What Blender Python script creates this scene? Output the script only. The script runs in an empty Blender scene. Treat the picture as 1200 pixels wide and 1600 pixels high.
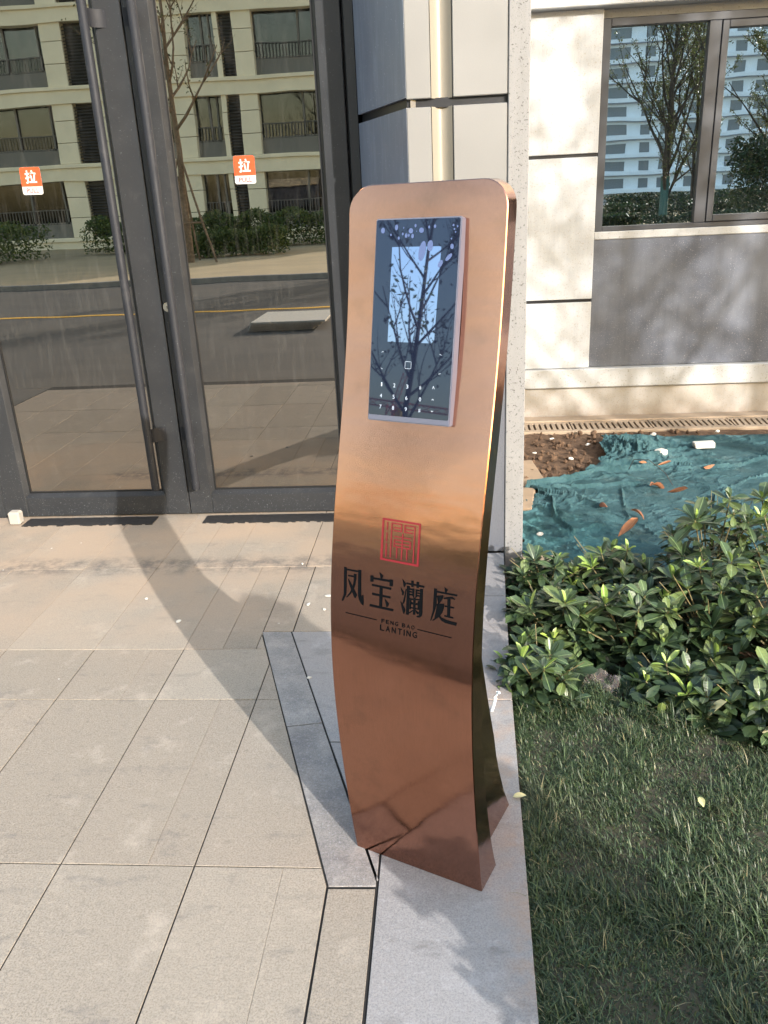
import bpy, bmesh, math, random
from mathutils import Vector, Matrix, Euler
import numpy as np

random.seed(7)
rng = np.random.default_rng(11)
S = bpy.context.scene
COL = S.collection

# ------------------------------------------------------------------ camera
cam_d = bpy.data.cameras.new('camera')
cam = bpy.data.objects.new('camera', cam_d)
COL.objects.link(cam)
CR = ((0.99669384, -0.0182132, -0.07918128), (0.06741099, -0.35865517, 0.93103288), (-0.04535587, -0.93329242, -0.35624163))
_r = Matrix(CR)
_m = Matrix((( _r[0][0], -_r[0][1], -_r[0][2], 0.0), (_r[1][0], -_r[1][1], -_r[1][2], 0.0),
             (_r[2][0], -_r[2][1], -_r[2][2], 1.37), (0, 0, 0, 1)))
cam.matrix_world = _m
cam_d.sensor_fit = 'VERTICAL'
cam_d.sensor_height = 36.0
cam_d.sensor_width = 27.0
cam_d.lens = 1272.66 / 1600.0 * 36.0
cam_d.clip_start = 0.05
cam_d.clip_end = 2000.0
S.camera = cam

# ------------------------------------------------------------------ light
SUN_EL, SUN_AZ = math.radians(21), math.radians(146)      # azimuth measured from +Y towards +X
W = bpy.data.worlds.new('World')
S.world = W
W.use_nodes = True
wn = W.node_tree
wn.nodes.clear()
wo = wn.nodes.new('ShaderNodeOutputWorld')
wb = wn.nodes.new('ShaderNodeBackground')
ws = wn.nodes.new('ShaderNodeTexSky')
ws.sky_type = 'NISHITA'
ws.sun_disc = False
ws.sun_elevation = SUN_EL
ws.sun_rotation = SUN_AZ
ws.air_density = 1.6
ws.dust_density = 2.6
ws.ozone_density = 1.4
wb.inputs[1].default_value = 0.15
wn.links.new(ws.outputs[0], wb.inputs[0])
wn.links.new(wb.outputs[0], wo.inputs[0])

sun_d = bpy.data.lights.new('sun', 'SUN')
sun_d.energy = 2.0
sun_d.angle = math.radians(0.5)
sun_d.color = (1.0, 0.97, 0.93)
sun = bpy.data.objects.new('sun', sun_d)
COL.objects.link(sun)
sd = Vector((math.sin(SUN_AZ) * math.cos(SUN_EL), math.cos(SUN_AZ) * math.cos(SUN_EL), math.sin(SUN_EL)))
sun.rotation_euler = sd.to_track_quat('Z', 'Y').to_euler()
sun.location = (0, 0, 30)

S.view_settings.view_transform = 'Standard'
S.view_settings.look = 'None'
S.view_settings.gamma = 1.0
S.view_settings.exposure = 2.38
S.view_settings.use_curve_mapping = False
S.render.engine = 'CYCLES'
S.cycles.use_denoising = True
S.cycles.max_bounces = 10
S.cycles.transparent_max_bounces = 16
S.cycles.sample_clamp_indirect = 8.0

# ------------------------------------------------------------------ node helpers
class NT:
    def __init__(s, name):
        s.m = bpy.data.materials.new(name)
        s.m.use_nodes = True
        s.t = s.m.node_tree
        s.t.nodes.clear()
        s.o = s.t.nodes.new('ShaderNodeOutputMaterial')
    def n(s, typ, **kw):
        x = s.t.nodes.new('ShaderNode' + typ)
        for k, v in kw.items():
            if k in x.inputs.keys():
                x.inputs[k].default_value = v
            else:
                setattr(x, k, v)
        return x
    def l(s, a, b):
        s.t.links.new(a, b)
    def pos(s):
        return s.n('NewGeometry').outputs['Position']
    def mapped(s, scale, src=None):
        mp = s.n('Mapping')
        mp.inputs['Scale'].default_value = scale if isinstance(scale, tuple) else (scale,) * 3
        s.l(src or s.pos(), mp.inputs['Vector'])
        return mp.outputs[0]
    def noise(s, scale, detail=4.0, rough=0.55, src=None, stretch=None):
        x = s.n('TexNoise')
        x.inputs['Scale'].default_value = scale
        x.inputs['Detail'].default_value = detail
        x.inputs['Roughness'].default_value = rough
        s.l(s.mapped(stretch, src) if stretch else (src or s.pos()), x.inputs['Vector'])
        return x.outputs['Fac']
    def ramp(s, fac, stops):
        x = s.n('ValToRGB')
        e = x.color_ramp.elements
        while len(e) > 1:
            e.remove(e[-1])
        for i, (p, c) in enumerate(stops):
            el = e[0] if i == 0 else e.new(p)
            el.position = p
            c = c if hasattr(c, '__len__') else (c, c, c)
            el.color = (c[0], c[1], c[2], 1)
        s.l(fac, x.inputs[0])
        return x.outputs[0]
    def mix(s, fac, a, b, mode='MIX'):
        x = s.n('Mix', data_type='RGBA', blend_type=mode)
        for val, key in ((fac, 0), (a, 6), (b, 7)):
            if hasattr(val, 'is_output'):
                s.l(val, x.inputs[key])
            elif key == 0:
                x.inputs[0].default_value = val
            else:
                x.inputs[key].default_value = (val[0], val[1], val[2], 1)
        return x.outputs[2]
    def math(s, op, a, b=0.0, c=0.0):
        x = s.n('Math', operation=op)
        for i, v in enumerate((a, b, c)):
            if hasattr(v, 'is_output'):
                s.l(v, x.inputs[i])
            else:
                x.inputs[i].default_value = v
        return x.outputs[0]
    def bump(s, h, strength=0.3, dist=0.002, normal=None):
        x = s.n('Bump')
        x.inputs['Strength'].default_value = strength
        x.inputs['Distance'].default_value = dist
        s.l(h, x.inputs['Height'])
        if normal:
            s.l(normal, x.inputs['Normal'])
        return x.outputs[0]
    def bsdf(s, color=None, rough=0.6, metal=0.0, normal=None, spec=None, **kw):
        p = s.n('BsdfPrincipled')
        def put(v, key):
            if hasattr(v, 'is_output'):
                s.l(v, p.inputs[key])
            elif v is not None:
                p.inputs[key].default_value = (v[0], v[1], v[2], 1) if hasattr(v, '__len__') else v
        put(color, 'Base Color'); put(rough, 'Roughness'); put(metal, 'Metallic'); put(spec, 'Specular IOR Level')
        for k, v in kw.items():
            put(v, k.replace('_', ' '))
        if normal:
            s.l(normal, p.inputs['Normal'])
        s.l(p.outputs[0], s.o.inputs[0])
        return p
    def rnd(s):
        return s.n('ObjectInfo').outputs['Random']

def srgb(r, g, b):
    f = lambda c: (c / 255 / 12.92) if c / 255 <= 0.04045 else ((c / 255 + 0.055) / 1.055) ** 2.4
    return (f(r), f(g), f(b))

M = {}
def simple(name, color, rough=0.6, metal=0.0, spec=0.5, var=0.0, scale=20.0, bump=0.0, bscale=200.0):
    t = NT(name)
    c = color
    if var:
        n = t.noise(scale, 5)
        c = t.mix(t.ramp(n, [(0.3, 0.0), (0.7, 1.0)]), [x * (1 - var) for x in color], [min(1, x * (1 + var)) for x in color])
    nm = t.bump(t.noise(bscale, 3), bump, 0.001) if bump else None
    t.bsdf(c, rough, metal, nm, spec)
    M[name] = t.m
    return t.m

def gauss_mask(t, x0, x1, y0, y1, soft):
    """soft rectangular stain mask in world x / y"""
    sep = t.n('SeparateXYZ')
    t.l(t.pos(), sep.inputs[0])
    def edge(sock, a, b):
        up = t.n('MapRange', interpolation_type='SMOOTHSTEP'); t.l(sock, up.inputs[0])
        up.inputs[1].default_value = a - soft; up.inputs[2].default_value = a + soft
        dn = t.n('MapRange', interpolation_type='SMOOTHSTEP'); t.l(sock, dn.inputs[0])
        dn.inputs[1].default_value = b - soft; dn.inputs[2].default_value = b + soft
        dn.inputs[3].default_value = 1; dn.inputs[4].default_value = 0
        return t.math('MULTIPLY', up.outputs[0], dn.outputs[0])
    return t.math('MULTIPLY', edge(sep.outputs[0], x0, x1), edge(sep.outputs[1], y0, y1))

def granite(name, base, dark, light, weather=0.0, warm=True):
    t = NT(name)
    fine = t.noise(250, 3, 0.75)
    mid = t.noise(95, 4, 0.7)
    big = t.noise(2.3, 5, 0.6)
    c = t.mix(t.ramp(fine, [(0.40, 0.0), (0.5, 0.78), (0.58, 1.0)]), dark, base)
    c = t.mix(t.ramp(mid, [(0.55, 0.0), (0.68, 0.7)]), c, light)
    c = t.mix(t.ramp(t.noise(60, 6, 0.75), [(0.34, 0.8), (0.45, 0.0)]), c, dark)
    # slab to slab tone
    sc_ = t.n('SeparateColor'); t.l(t.n('ObjectInfo').outputs['Color'], sc_.inputs[0]); r = sc_.outputs[0]
    c = t.mix(0.5, c, t.ramp(r, [(0.0, [x * 0.72 for x in base]), (0.35, (base[0] * 1.02, base[1] * .97, base[2] * .95)), (0.7, (base[0] * .97, base[1], base[2] * 1.03)), (1.0, [min(1, x * 1.2) for x in base])]), 'MIX')
    c = t.mix(t.ramp(big, [(0.3, 0.0), (0.75, 0.5)]), c, [x * 0.80 for x in base])
    # dusty pale blotches and grey scuffs
    c = t.mix(t.ramp(t.noise(7, 6, 0.7), [(0.56, 0.0), (0.75, 0.5)]), c, light)
    c = t.mix(t.math('MULTIPLY', t.ramp(t.noise(5.5, 7, 0.75, stretch=(1.0, 2.4, 1)), [(0.56, 0.0), (0.70, 0.6)]), 1.0), c, srgb(88, 84, 82))
    if warm:
        # ochre tint near the door, ochre stain along the lawn edge
        m1 = t.math('MULTIPLY', gauss_mask(t, -3.5, -0.3, 2.45, 4.0, 0.5), t.ramp(t.noise(2.6, 5), [(0.32, 0.0), (0.6, 0.8)]))
        c = t.mix(m1, c, srgb(142, 124, 106))
        m4 = t.math('MULTIPLY', gauss_mask(t, -1.9, -0.35, 2.93, 3.08, 0.05), t.ramp(t.noise(14, 6, 0.75), [(0.42, 0.0), (0.62, 0.75)]))
        c = t.mix(m4, c, srgb(76, 72, 70))
    m2 = t.math('MULTIPLY', gauss_mask(t, 0.10, 0.3, 1.05, 2.1, 0.05), t.ramp(t.noise(9, 6, 0.7), [(0.42, 0.0), (0.66, 0.5)]))
    c = t.mix(m2, c, srgb(142, 110, 80))
    if weather:
        c = t.mix(t.ramp(t.noise(9, 7, 0.75), [(0.38, weather), (0.62, 0.0)]), c, srgb(70, 70, 75))
        c = t.mix(t.ramp(t.noise(150, 4, 0.7), [(0.55, 0.0), (0.7, 0.5)]), c, srgb(156, 156, 160))
    # white plaster droplets
    v = t.n('TexVoronoi', feature='F1')
    v.inputs['Scale'].default_value = 9.0
    t.l(t.pos(), v.inputs['Vector'])
    drop = t.ramp(t.math('ADD', v.outputs['Distance'], t.math('MULTIPLY', t.noise(60, 3), 0.09)), [(0.075, 1.0), (0.085, 0.0)])
    dm = t.math('MULTIPLY', drop, gauss_mask(t, -2.2, 0.1, 1.7, 3.4, 0.25))
    dm = t.math('MULTIPLY', dm, t.ramp(t.noise(3.1, 2), [(0.5, 0.0), (0.6, 0.85)]))
    c = t.mix(dm, c, srgb(190, 186, 180))
    h = t.math('ADD', t.math('MULTIPLY', fine, 0.5), t.math('ADD', mid, t.math('MULTIPLY', t.noise(45, 5, 0.7), 1.3)))
    nm = t.bump(h, 0.4, 0.0016)
    t.bsdf(c, t.ramp(mid, [(0.3, 0.62), (0.7, 0.85)]), 0, nm, 0.35)
    M[name] = t.m

granite('slab_granite', srgb(134, 125, 113), srgb(56, 51, 46), srgb(160, 150, 137))
granite('slab_grey_granite', srgb(129, 125, 123), srgb(68, 67, 69), srgb(156, 154, 155), warm=False)
granite('band_granite', srgb(134, 129, 124), srgb(64, 61, 59), srgb(162, 157, 152), weather=0.5, warm=False)

def speckle(name, base, chip, density, scale, warm=None, bump=0.3, rough=0.75, dust=None):
    t = NT(name)
    c = t.mix(t.ramp(t.noise(2.2, 5), [(0.3, 0.0), (0.7, 1.0)]), [x * 0.93 for x in base], base)
    if warm:
        c = t.mix(t.ramp(t.noise(1.4, 4), [(0.4, 0.0), (0.7, 0.6)]), c, warm)
    n1 = t.noise(scale, 2.5, 0.65)
    c = t.mix(t.ramp(n1, [(density, 0.0), (density + 0.045, 0.85)]), c, chip)
    c = t.mix(t.ramp(t.noise(scale * 2.3, 2, 0.6), [(density - 0.02, 0.0), (density + 0.08, 0.5)]), c, [x * 1.7 for x in chip])
    if dust:
        c = t.mix(t.ramp(t.noise(2.2, 6, 0.62), [(0.42, 0.0), (0.62, 0.75)]), c, dust)  # mottling of tree shade put into the colour as pale dusty blotches
    st = t.ramp(t.noise(7, 6, 0.7, stretch=(3.5, 3.5, 0.3)), [(0.48, 0.0), (0.75, 0.35)])
    c = t.mix(st, c, [x * 0.62 for x in base])
    c = t.mix(t.ramp(t.noise(5, 7, 0.75), [(0.55, 0.0), (0.72, 0.4)]), c, [min(1, x * 1.18 + 0.02) for x in base])
    sep = t.n('SeparateXYZ'); t.l(t.pos(), sep.inputs[0])
    low = t.ramp(t.math('ADD', t.math('ADD', sep.outputs[2], 0.08), t.math('MULTIPLY', t.noise(14, 5, 0.7), 0.20)), [(0.06, 0.55), (0.20, 0.0)])
    c = t.mix(low, c, srgb(104, 86, 68))
    nm = t.bump(t.math('ADD', t.noise(scale * 1.4, 4, 0.7), t.math('MULTIPLY', t.noise(9, 3), 1.5)), bump, 0.0018)
    t.bsdf(c, rough, 0, nm, 0.3)
    M[name] = t.m

speckle('speckled_render', srgb(112, 111, 110), srgb(52, 49, 46), 0.615, 120)
speckle('pale_render', srgb(157, 160, 164), srgb(146, 142, 136), 0.60, 95, bump=0.35)
speckle('base_render', srgb(140, 138, 135), srgb(124, 112, 96), 0.60, 120, warm=srgb(136, 127, 114))
speckle('ledge_render', srgb(146, 147, 147), srgb(110, 104, 96), 0.62, 90)
speckle('dark_render', srgb(68, 72, 82), srgb(140, 140, 144), 0.645, 130, bump=0.4, rough=0.6, dust=srgb(84, 87, 94))  # its pale blotches imitate dappled light on the panel
speckle('plinth_stone', srgb(76, 78, 84), srgb(58, 60, 66), 0.56, 230, bump=0.2)

def polished(name, base, var, rough, streak=None):
    t = NT(name)
    c = t.mix(t.ramp(t.noise(3.0, 5), [(0.3, 0.0), (0.7, 1.0)]), [x * (1 - var) for x in base], base)
    c = t.mix(t.ramp(t.noise(260, 3), [(0.4, 0.12), (0.6, 0.0)]), c, [x * 0.7 for x in base])
    if streak:
        m = t.ramp(t.noise(10, 6, 0.7, stretch=(3.0, 3.0, 0.35)), [(0.5, 0.0), (0.72, 0.5)])
        c = t.mix(m, c, streak)
        c = t.mix(t.ramp(t.noise(130, 2, 0.5), [(0.70, 0.0), (0.74, 0.7)]), c, srgb(180, 184, 190))
    t.bsdf(c, t.ramp(t.noise(4, 4), [(0.3, rough), (0.7, rough + 0.15)]), 0, t.bump(t.noise(3.5, 3), 0.05, 0.01), 0.5)
    M[name] = t.m
polished('cream_stone', srgb(106, 105, 103), 0.05, 0.32)
polished('cove_stone', srgb(116, 110, 99), 0.05, 0.28)
polished('blue_grey_stone', srgb(104, 109, 122), 0.12, 0.3, srgb(132, 138, 150))

# joint filler, frames
simple('joint_black', srgb(24, 24, 27), 0.35, var=0.3, scale=60)
simple('mortar', srgb(22, 20, 18), 0.95, var=0.3, scale=30)
def metal_paint(name, base, speck=True, metal=0.1, r0=0.40, spec=0.35):
    t = NT(name)
    c = t.mix(t.ramp(t.noise(6, 5), [(0.3, 0.0), (0.7, 1.0)]), [x * .93 for x in base], [x * 1.05 for x in base])
    if speck:
        sep = t.n('SeparateXYZ'); t.l(t.pos(), sep.inputs[0])
        low = t.ramp(sep.outputs[2], [(0.0, 0.0), (0.12, 0.02), (0.6, 0.05)])
        n1 = t.noise(240, 2, 0.6)
        mk = t.ramp(t.math('SUBTRACT', n1, low), [(0.67, 0.0), (0.70, 0.45)])
        c = t.mix(mk, c, srgb(168, 172, 178))
        c = t.mix(t.math('MULTIPLY', t.ramp(t.noise(12, 6, 0.7), [(0.55, 0.0), (0.75, 0.12)]), 1.0), c, srgb(92, 90, 88))
    t.bsdf(c, t.ramp(t.noise(9, 4), [(0.3, r0), (0.7, r0 + 0.14)]), metal, t.bump(t.noise(700, 2), 0.06, 0.0006), spec)
    M[name] = t.m
metal_paint('frame_paint', srgb(34, 35, 37))
metal_paint('handle_paint', srgb(26, 27, 31), True, 0.0, 0.55, 0.2)
metal_paint('window_paint', srgb(48, 50, 55), False)
simple('rubber', srgb(12, 12, 13), 0.6, spec=0.3)

def glass(name, refl, tint, film):
    t = NT(name)
    g = t.n('BsdfGlossy'); g.inputs['Roughness'].default_value = 0.0
    g.inputs['Color'].default_value = (*film, 1)
    lw = t.n('LayerWeight'); lw.inputs['Blend'].default_value = 0.25
    tr = t.n('BsdfTransparent'); tr.inputs['Color'].default_value = (*tint, 1)
    fac = t.math('MULTIPLY_ADD', lw.outputs['Fresnel'], 0.8, refl)
    nm = t.bump(t.noise(1.6, 2), 0.045, 0.01); t.l(nm, g.inputs['Normal'])
    mx = t.n('MixShader'); t.l(fac, mx.inputs[0]); t.l(tr.outputs[0], mx.inputs[1]); t.l(g.outputs[0], mx.inputs[2])
    # dried drips and dust
    d = t.n('BsdfDiffuse'); d.inputs['Color'].default_value = (0.5, 0.48, 0.44, 1)
    dust = t.ramp(t.noise(190, 3, 0.6), [(0.66, 0.0), (0.70, 0.5)])
    streak = t.ramp(t.noise(16, 6, 0.7, stretch=(4.0, 4.0, 0.5)), [(0.5, 0.0), (0.8, 0.03)])
    mk = t.math('MAXIMUM', t.math('MULTIPLY', dust, 0.22), streak)
    mx2 = t.n('MixShader'); t.l(mk, mx2.inputs[0]); t.l(mx.outputs[0], mx2.inputs[1]); t.l(d.outputs[0], mx2.inputs[2])
    t.l(mx2.outputs[0], t.o.inputs[0])
    M[name] = t.m
glass('door_glass', 0.30, (0.16, 0.17, 0.16), (1.0, 0.915, 0.81))
glass('window_glass', 0.5, (0.35, 0.4, 0.42), (0.94, 1.0, 1.0))
glass('pane_glass', 0.06, (0.45, 0.47, 0.48), (0.95, 0.97, 1.0))
simple('far_glass', srgb(48, 52, 56), 0.08, spec=0.7)
simple('tower_glass', srgb(98, 106, 116), 0.3, spec=0.6)

# copper kiosk
def copper():
    t = NT('brushed_copper')
    tc = t.n('TexCoord').outputs['Object']
    gr = t.noise(3.0, 5, 0.65, src=tc, stretch=(260, 260, 5))
    gr2 = t.noise(2.0, 3, 0.6, src=tc, stretch=(12, 12, 160))
    big = t.noise(5, 4, src=tc)
    base = t.mix(t.ramp(big, [(0.3, 0.0), (0.7, 1.0)]), srgb(158, 113, 95), srgb(166, 121, 103))
    base = t.mix(t.ramp(gr, [(0.34, 0.28), (0.62, 0.0)]), base, srgb(124, 88, 68))
    sm = t.ramp(t.noise(14, 5, 0.6, src=tc), [(0.56, 0.0), (0.72, 0.25)])
    base = t.mix(sm, base, srgb(100, 82, 72))
    ro = t.math('ADD', t.ramp(t.noise(9, 5, 0.6, src=tc), [(0.3, 0.08), (0.7, 0.14)]), t.math('MULTIPLY', gr, 0.05))
    h = t.math('ADD', t.math('MULTIPLY', gr, 0.5), t.math('MULTIPLY', gr2, 0.25))
    n1 = t.bump(h, 0.11, 0.0006)
    wob = t.noise(1.0, 3, 0.5, src=tc, stretch=(3.0, 3.0, 9.0))
    n2 = t.bump(wob, 0.09, 0.02, n1)
    p = t.bsdf(base, ro, 1.0, n2)
    p.inputs['Anisotropic'].default_value = 0.2
    M['brushed_copper'] = t.m
copper()
simple('aluminium', srgb(92, 94, 108), 0.5, 0.4, var=0.05)
def screen():
    t = NT('screen_glass')
    p = t.bsdf((0.006, 0.008, 0.014), 0.02, 0, None, 0.6)
    p.inputs['Specular Tint'].default_value = (0.62, 0.76, 1.0, 1)
    p.inputs['Emission Color'].default_value = (*srgb(70, 96, 200), 1)
    p.inputs['Emission Strength'].default_value = 0.006  # faint blue glow added to bring out the mirrored sky's blue
    M['screen_glass'] = t.m
    t = NT('screen_mirror')  # switched-off panel that mirrors the sky, with a faint glow added
    p = t.bsdf((0.20, 0.25, 0.37), 0.015, 1.0, None, 0.8)
    p.inputs['Emission Color'].default_value = (*srgb(128, 150, 226), 1)
    p.inputs['Emission Strength'].default_value = 0.012
    M['screen_mirror'] = t.m
    t = NT('key_lit')
    p = t.bsdf((0.3, 0.34, 0.4), 0.3)
    p.inputs['Emission Color'].default_value = (0.7, 0.8, 1.0, 1)
    p.inputs['Emission Strength'].default_value = 0.05
    M['key_lit'] = t.m
screen()
simple('film_spot', srgb(62, 74, 112), 0.25, 0.0, 0.8)
simple('ink_black', srgb(6, 7, 9), 0.6, spec=0.06)
simple('ink_red', srgb(100, 20, 27), 0.45, spec=0.3)
simple('sticker_orange', srgb(170, 62, 28), 0.4, var=0.12, scale=40)
simple('sticker_white', srgb(160, 158, 156), 0.4)
simple('sticker_red', srgb(90, 20, 20), 0.5)
simple('lock_steel', srgb(196, 190, 180), 0.3, 0.9)

# ground and planting
def soil():
    t = NT('soil')
    c = t.mix(t.ramp(t.noise(26, 7, 0.7), [(0.3, 0.0), (0.7, 1.0)]), srgb(58, 44, 34), srgb(104, 82, 64))
    c = t.mix(t.ramp(t.noise(120, 4, 0.7), [(0.6, 0.0), (0.72, 0.7)]), c, srgb(132, 114, 94))
    t.bsdf(c, 0.95, 0, t.bump(t.noise(70, 7, 0.75), 0.9, 0.012), 0.2)
    M['soil'] = t.m
soil()
simple('lawn_soil', srgb(52, 48, 34), 0.95, var=0.35, scale=40, bump=0.8, bscale=90)
def tarp():
    t = NT('tarp_net')
    w = t.n('TexWave', wave_type='BANDS', bands_direction='X'); w.inputs['Scale'].default_value = 95
    t.l(t.pos(), w.inputs['Vector'])
    w2 = t.n('TexWave', wave_type='BANDS', bands_direction='Y'); w2.inputs['Scale'].default_value = 70
    t.l(t.pos(), w2.inputs['Vector'])
    weave = t.math('MULTIPLY', w.outputs['Fac'], w2.outputs['Fac'])
    c = t.mix(t.ramp(t.noise(6, 7, 0.72), [(0.36, 0.0), (0.64, 1.0)]), srgb(38, 64, 68), srgb(66, 93, 97))
    c = t.mix(t.ramp(weave, [(0.2, 0.28), (0.7, 0.0)]), c, srgb(24, 60, 62))
    c = t.mix(t.ramp(t.noise(8, 7, 0.7), [(0.52, 0.0), (0.74, 0.4)]), c, srgb(84, 94, 88))
    c = t.mix(t.math('MULTIPLY', gauss_mask(t, 0.3, 0.75, 3.0, 3.75, 0.15), t.ramp(t.noise(6, 4), [(0.4, 0.0), (0.6, 0.7)])), c, srgb(74, 118, 118))  # lighter left part: a highlight put into the colour
    t.bsdf(c, 0.9, 0, t.bump(t.math('ADD', t.noise(34, 7, 0.75), t.math('MULTIPLY', t.noise(80, 5, 0.75), 0.5)), 0.8, 0.02), 0.2)
    M['tarp_net'] = t.m
tarp()
def leafmat(name, cols, rib, rough=0.3, spec=0.5):
    t = NT(name)
    r = t.rnd()
    c = t.ramp(r, [(i / (len(cols) - 1), k) for i, k in enumerate(cols)])
    sep = t.n('SeparateXYZ'); t.l(t.n('TexCoord').outputs['Generated'], sep.inputs[0])
    d = t.math('ABSOLUTE', t.math('SUBTRACT', sep.outputs[0], 0.5))
    c = t.mix(t.ramp(d, [(0.012, 0.75), (0.05, 0.0)]), c, rib)
    c = t.mix(t.ramp(t.noise(40, 4), [(0.4, 0.25), (0.65, 0.0)]), c, [x * .55 for x in cols[0]])
    c = t.mix(t.ramp(t.noise(22, 6, 0.7), [(0.5, 0.0), (0.75, 0.35)]), c, srgb(112, 116, 98))
    vein = t.n('TexWave', wave_type='BANDS', bands_direction='Y'); vein.inputs['Scale'].default_value = 2.6; vein.inputs['Distortion'].default_value = 1.0
    t.l(t.n('TexCoord').outputs['Generated'], vein.inputs['Vector'])
    p = t.bsdf(c, t.ramp(t.noise(30, 3), [(0.3, rough), (0.7, rough + .18)]), 0, t.bump(vein.outputs['Fac'], 0.12, 0.001), spec)
    tl = t.n('BsdfTranslucent'); t.l(c, tl.inputs[0])
    mx = t.n('MixShader'); mx.inputs[0].default_value = 0.22
    t.l(p.outputs[0], mx.inputs[1]); t.l(tl.outputs[0], mx.inputs[2]); t.l(mx.outputs[0], t.o.inputs[0])
    M[name] = t.m
leafmat('leaf_green', [srgb(36, 52, 30), srgb(52, 70, 40), srgb(46, 62, 40), srgb(72, 90, 48), srgb(52, 68, 40), srgb(98, 112, 56), srgb(66, 80, 54)], srgb(128, 148, 100))
leafmat('leaf_young', [srgb(108, 134, 60), srgb(140, 158, 76), srgb(122, 144, 64)], srgb(176, 186, 110))
leafmat('leaf_dry', [srgb(126, 74, 50), srgb(160, 108, 72), srgb(112, 70, 54)], srgb(176, 130, 92), 0.6, 0.3)
leafmat('leaf_yellow', [srgb(196, 190, 130), srgb(206, 196, 150)], srgb(214, 206, 160), 0.5, 0.3)
simple('twig', srgb(96, 86, 54), 0.7, var=0.3, scale=40)
simple('bark', srgb(120, 100, 80), 0.9, var=0.35, scale=14, bump=0.5, bscale=60)
simple('dark_bark', srgb(52, 44, 38), 0.9, var=0.35, scale=14)  # darker copy of bark, shade on the mirrored trees put into its colour
def grassmat():
    t = NT('grass_blade')
    r = t.n('NewGeometry').outputs['Random Per Island']
    c = t.ramp(r, [(0.0, srgb(30, 44, 26)), (0.3, srgb(42, 58, 34)), (0.55, srgb(54, 70, 42)), (0.86, srgb(68, 84, 52)), (0.95, srgb(100, 102, 74)), (1.0, srgb(140, 130, 100))])
    c = t.mix(t.ramp(t.noise(3.4, 4), [(0.54, 0.0), (0.76, 0.4)]), c, srgb(92, 92, 70))
    p = t.bsdf(c, 0.45, 0, None, 0.4)
    tl = t.n('BsdfTranslucent'); t.l(c, tl.inputs[0])
    mx = t.n('MixShader'); mx.inputs[0].default_value = 0.25
    t.l(p.outputs[0], mx.inputs[1]); t.l(tl.outputs[0], mx.inputs[2]); t.l(mx.outputs[0], t.o.inputs[0])
    M['grass_blade'] = t.m
grassmat()
def islandleaf(name, cols):
    t = NT(name)
    r = t.n('NewGeometry').outputs['Random Per Island']
    c = t.ramp(r, [(i / (len(cols) - 1), k) for i, k in enumerate(cols)])
    p = t.bsdf(c, 0.5, 0, None, 0.4)
    tl = t.n('BsdfTranslucent'); t.l(c, tl.inputs[0])
    mx = t.n('MixShader'); mx.inputs[0].default_value = 0.25
    t.l(p.outputs[0], mx.inputs[1]); t.l(tl.outputs[0], mx.inputs[2]); t.l(mx.outputs[0], t.o.inputs[0])
    M[name] = t.m
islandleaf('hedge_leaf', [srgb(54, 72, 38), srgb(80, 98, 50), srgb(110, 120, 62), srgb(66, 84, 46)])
islandleaf('shaded_leaf', [srgb(28, 42, 24), srgb(40, 56, 32), srgb(52, 68, 38)])  # darker leaf greens: shade among the foliage put into the colour
islandleaf('tree_leaf', [srgb(60, 56, 34), srgb(78, 84, 46), srgb(98, 104, 58)])

# things across the yard
simple('facade_cream', srgb(244, 232, 204), 0.8, var=0.06, scale=1.5)
simple('facade_white', srgb(214, 220, 228), 0.8, var=0.05, scale=0.5)
simple('facade_grey', srgb(120, 116, 110), 0.7)
simple('louvre_grey', srgb(96, 94, 92), 0.5, 0.3)
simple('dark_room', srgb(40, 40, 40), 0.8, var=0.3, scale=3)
simple('wrap_teal', srgb(40, 76, 74), 0.7)
simple('crane_red', srgb(222, 76, 50), 0.5)
simple('crane_yellow', srgb(244, 196, 66), 0.5)
simple('concrete', srgb(136, 130, 122), 0.9, var=0.15, scale=8, bump=0.4, bscale=80)
simple('stone_tan', srgb(132, 112, 90), 0.9, var=0.15, scale=12, bump=0.5, bscale=90)
simple('drain_concrete', srgb(128, 112, 94), 0.9, var=0.15, scale=12, bump=0.5, bscale=90)
simple('paint_yellow', srgb(214, 164, 60), 0.6)
simple('black_tar', srgb(24, 23, 24), 0.6, var=0.6, scale=60)
simple('white_chip', srgb(168, 164, 156), 0.8, var=0.1, scale=30, bump=0.4)
simple('ochre_chip', srgb(158, 146, 112), 0.85, var=0.1, scale=30, bump=0.4)
simple('bamboo', srgb(176, 152, 122), 0.6, var=0.2, scale=30)
simple('asphalt', srgb(92, 92, 92), 0.9, var=0.15, scale=4)
simple('white_plastic', srgb(226, 228, 226), 0.35)
def bag():
    t = NT('plastic_film')
    p = t.bsdf(srgb(112, 102, 100), 0.15, 0, t.bump(t.noise(30, 3), 0.25, 0.006), 0.6)
    p.inputs['Alpha'].default_value = 0.30
    M['plastic_film'] = t.m
bag()
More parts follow.
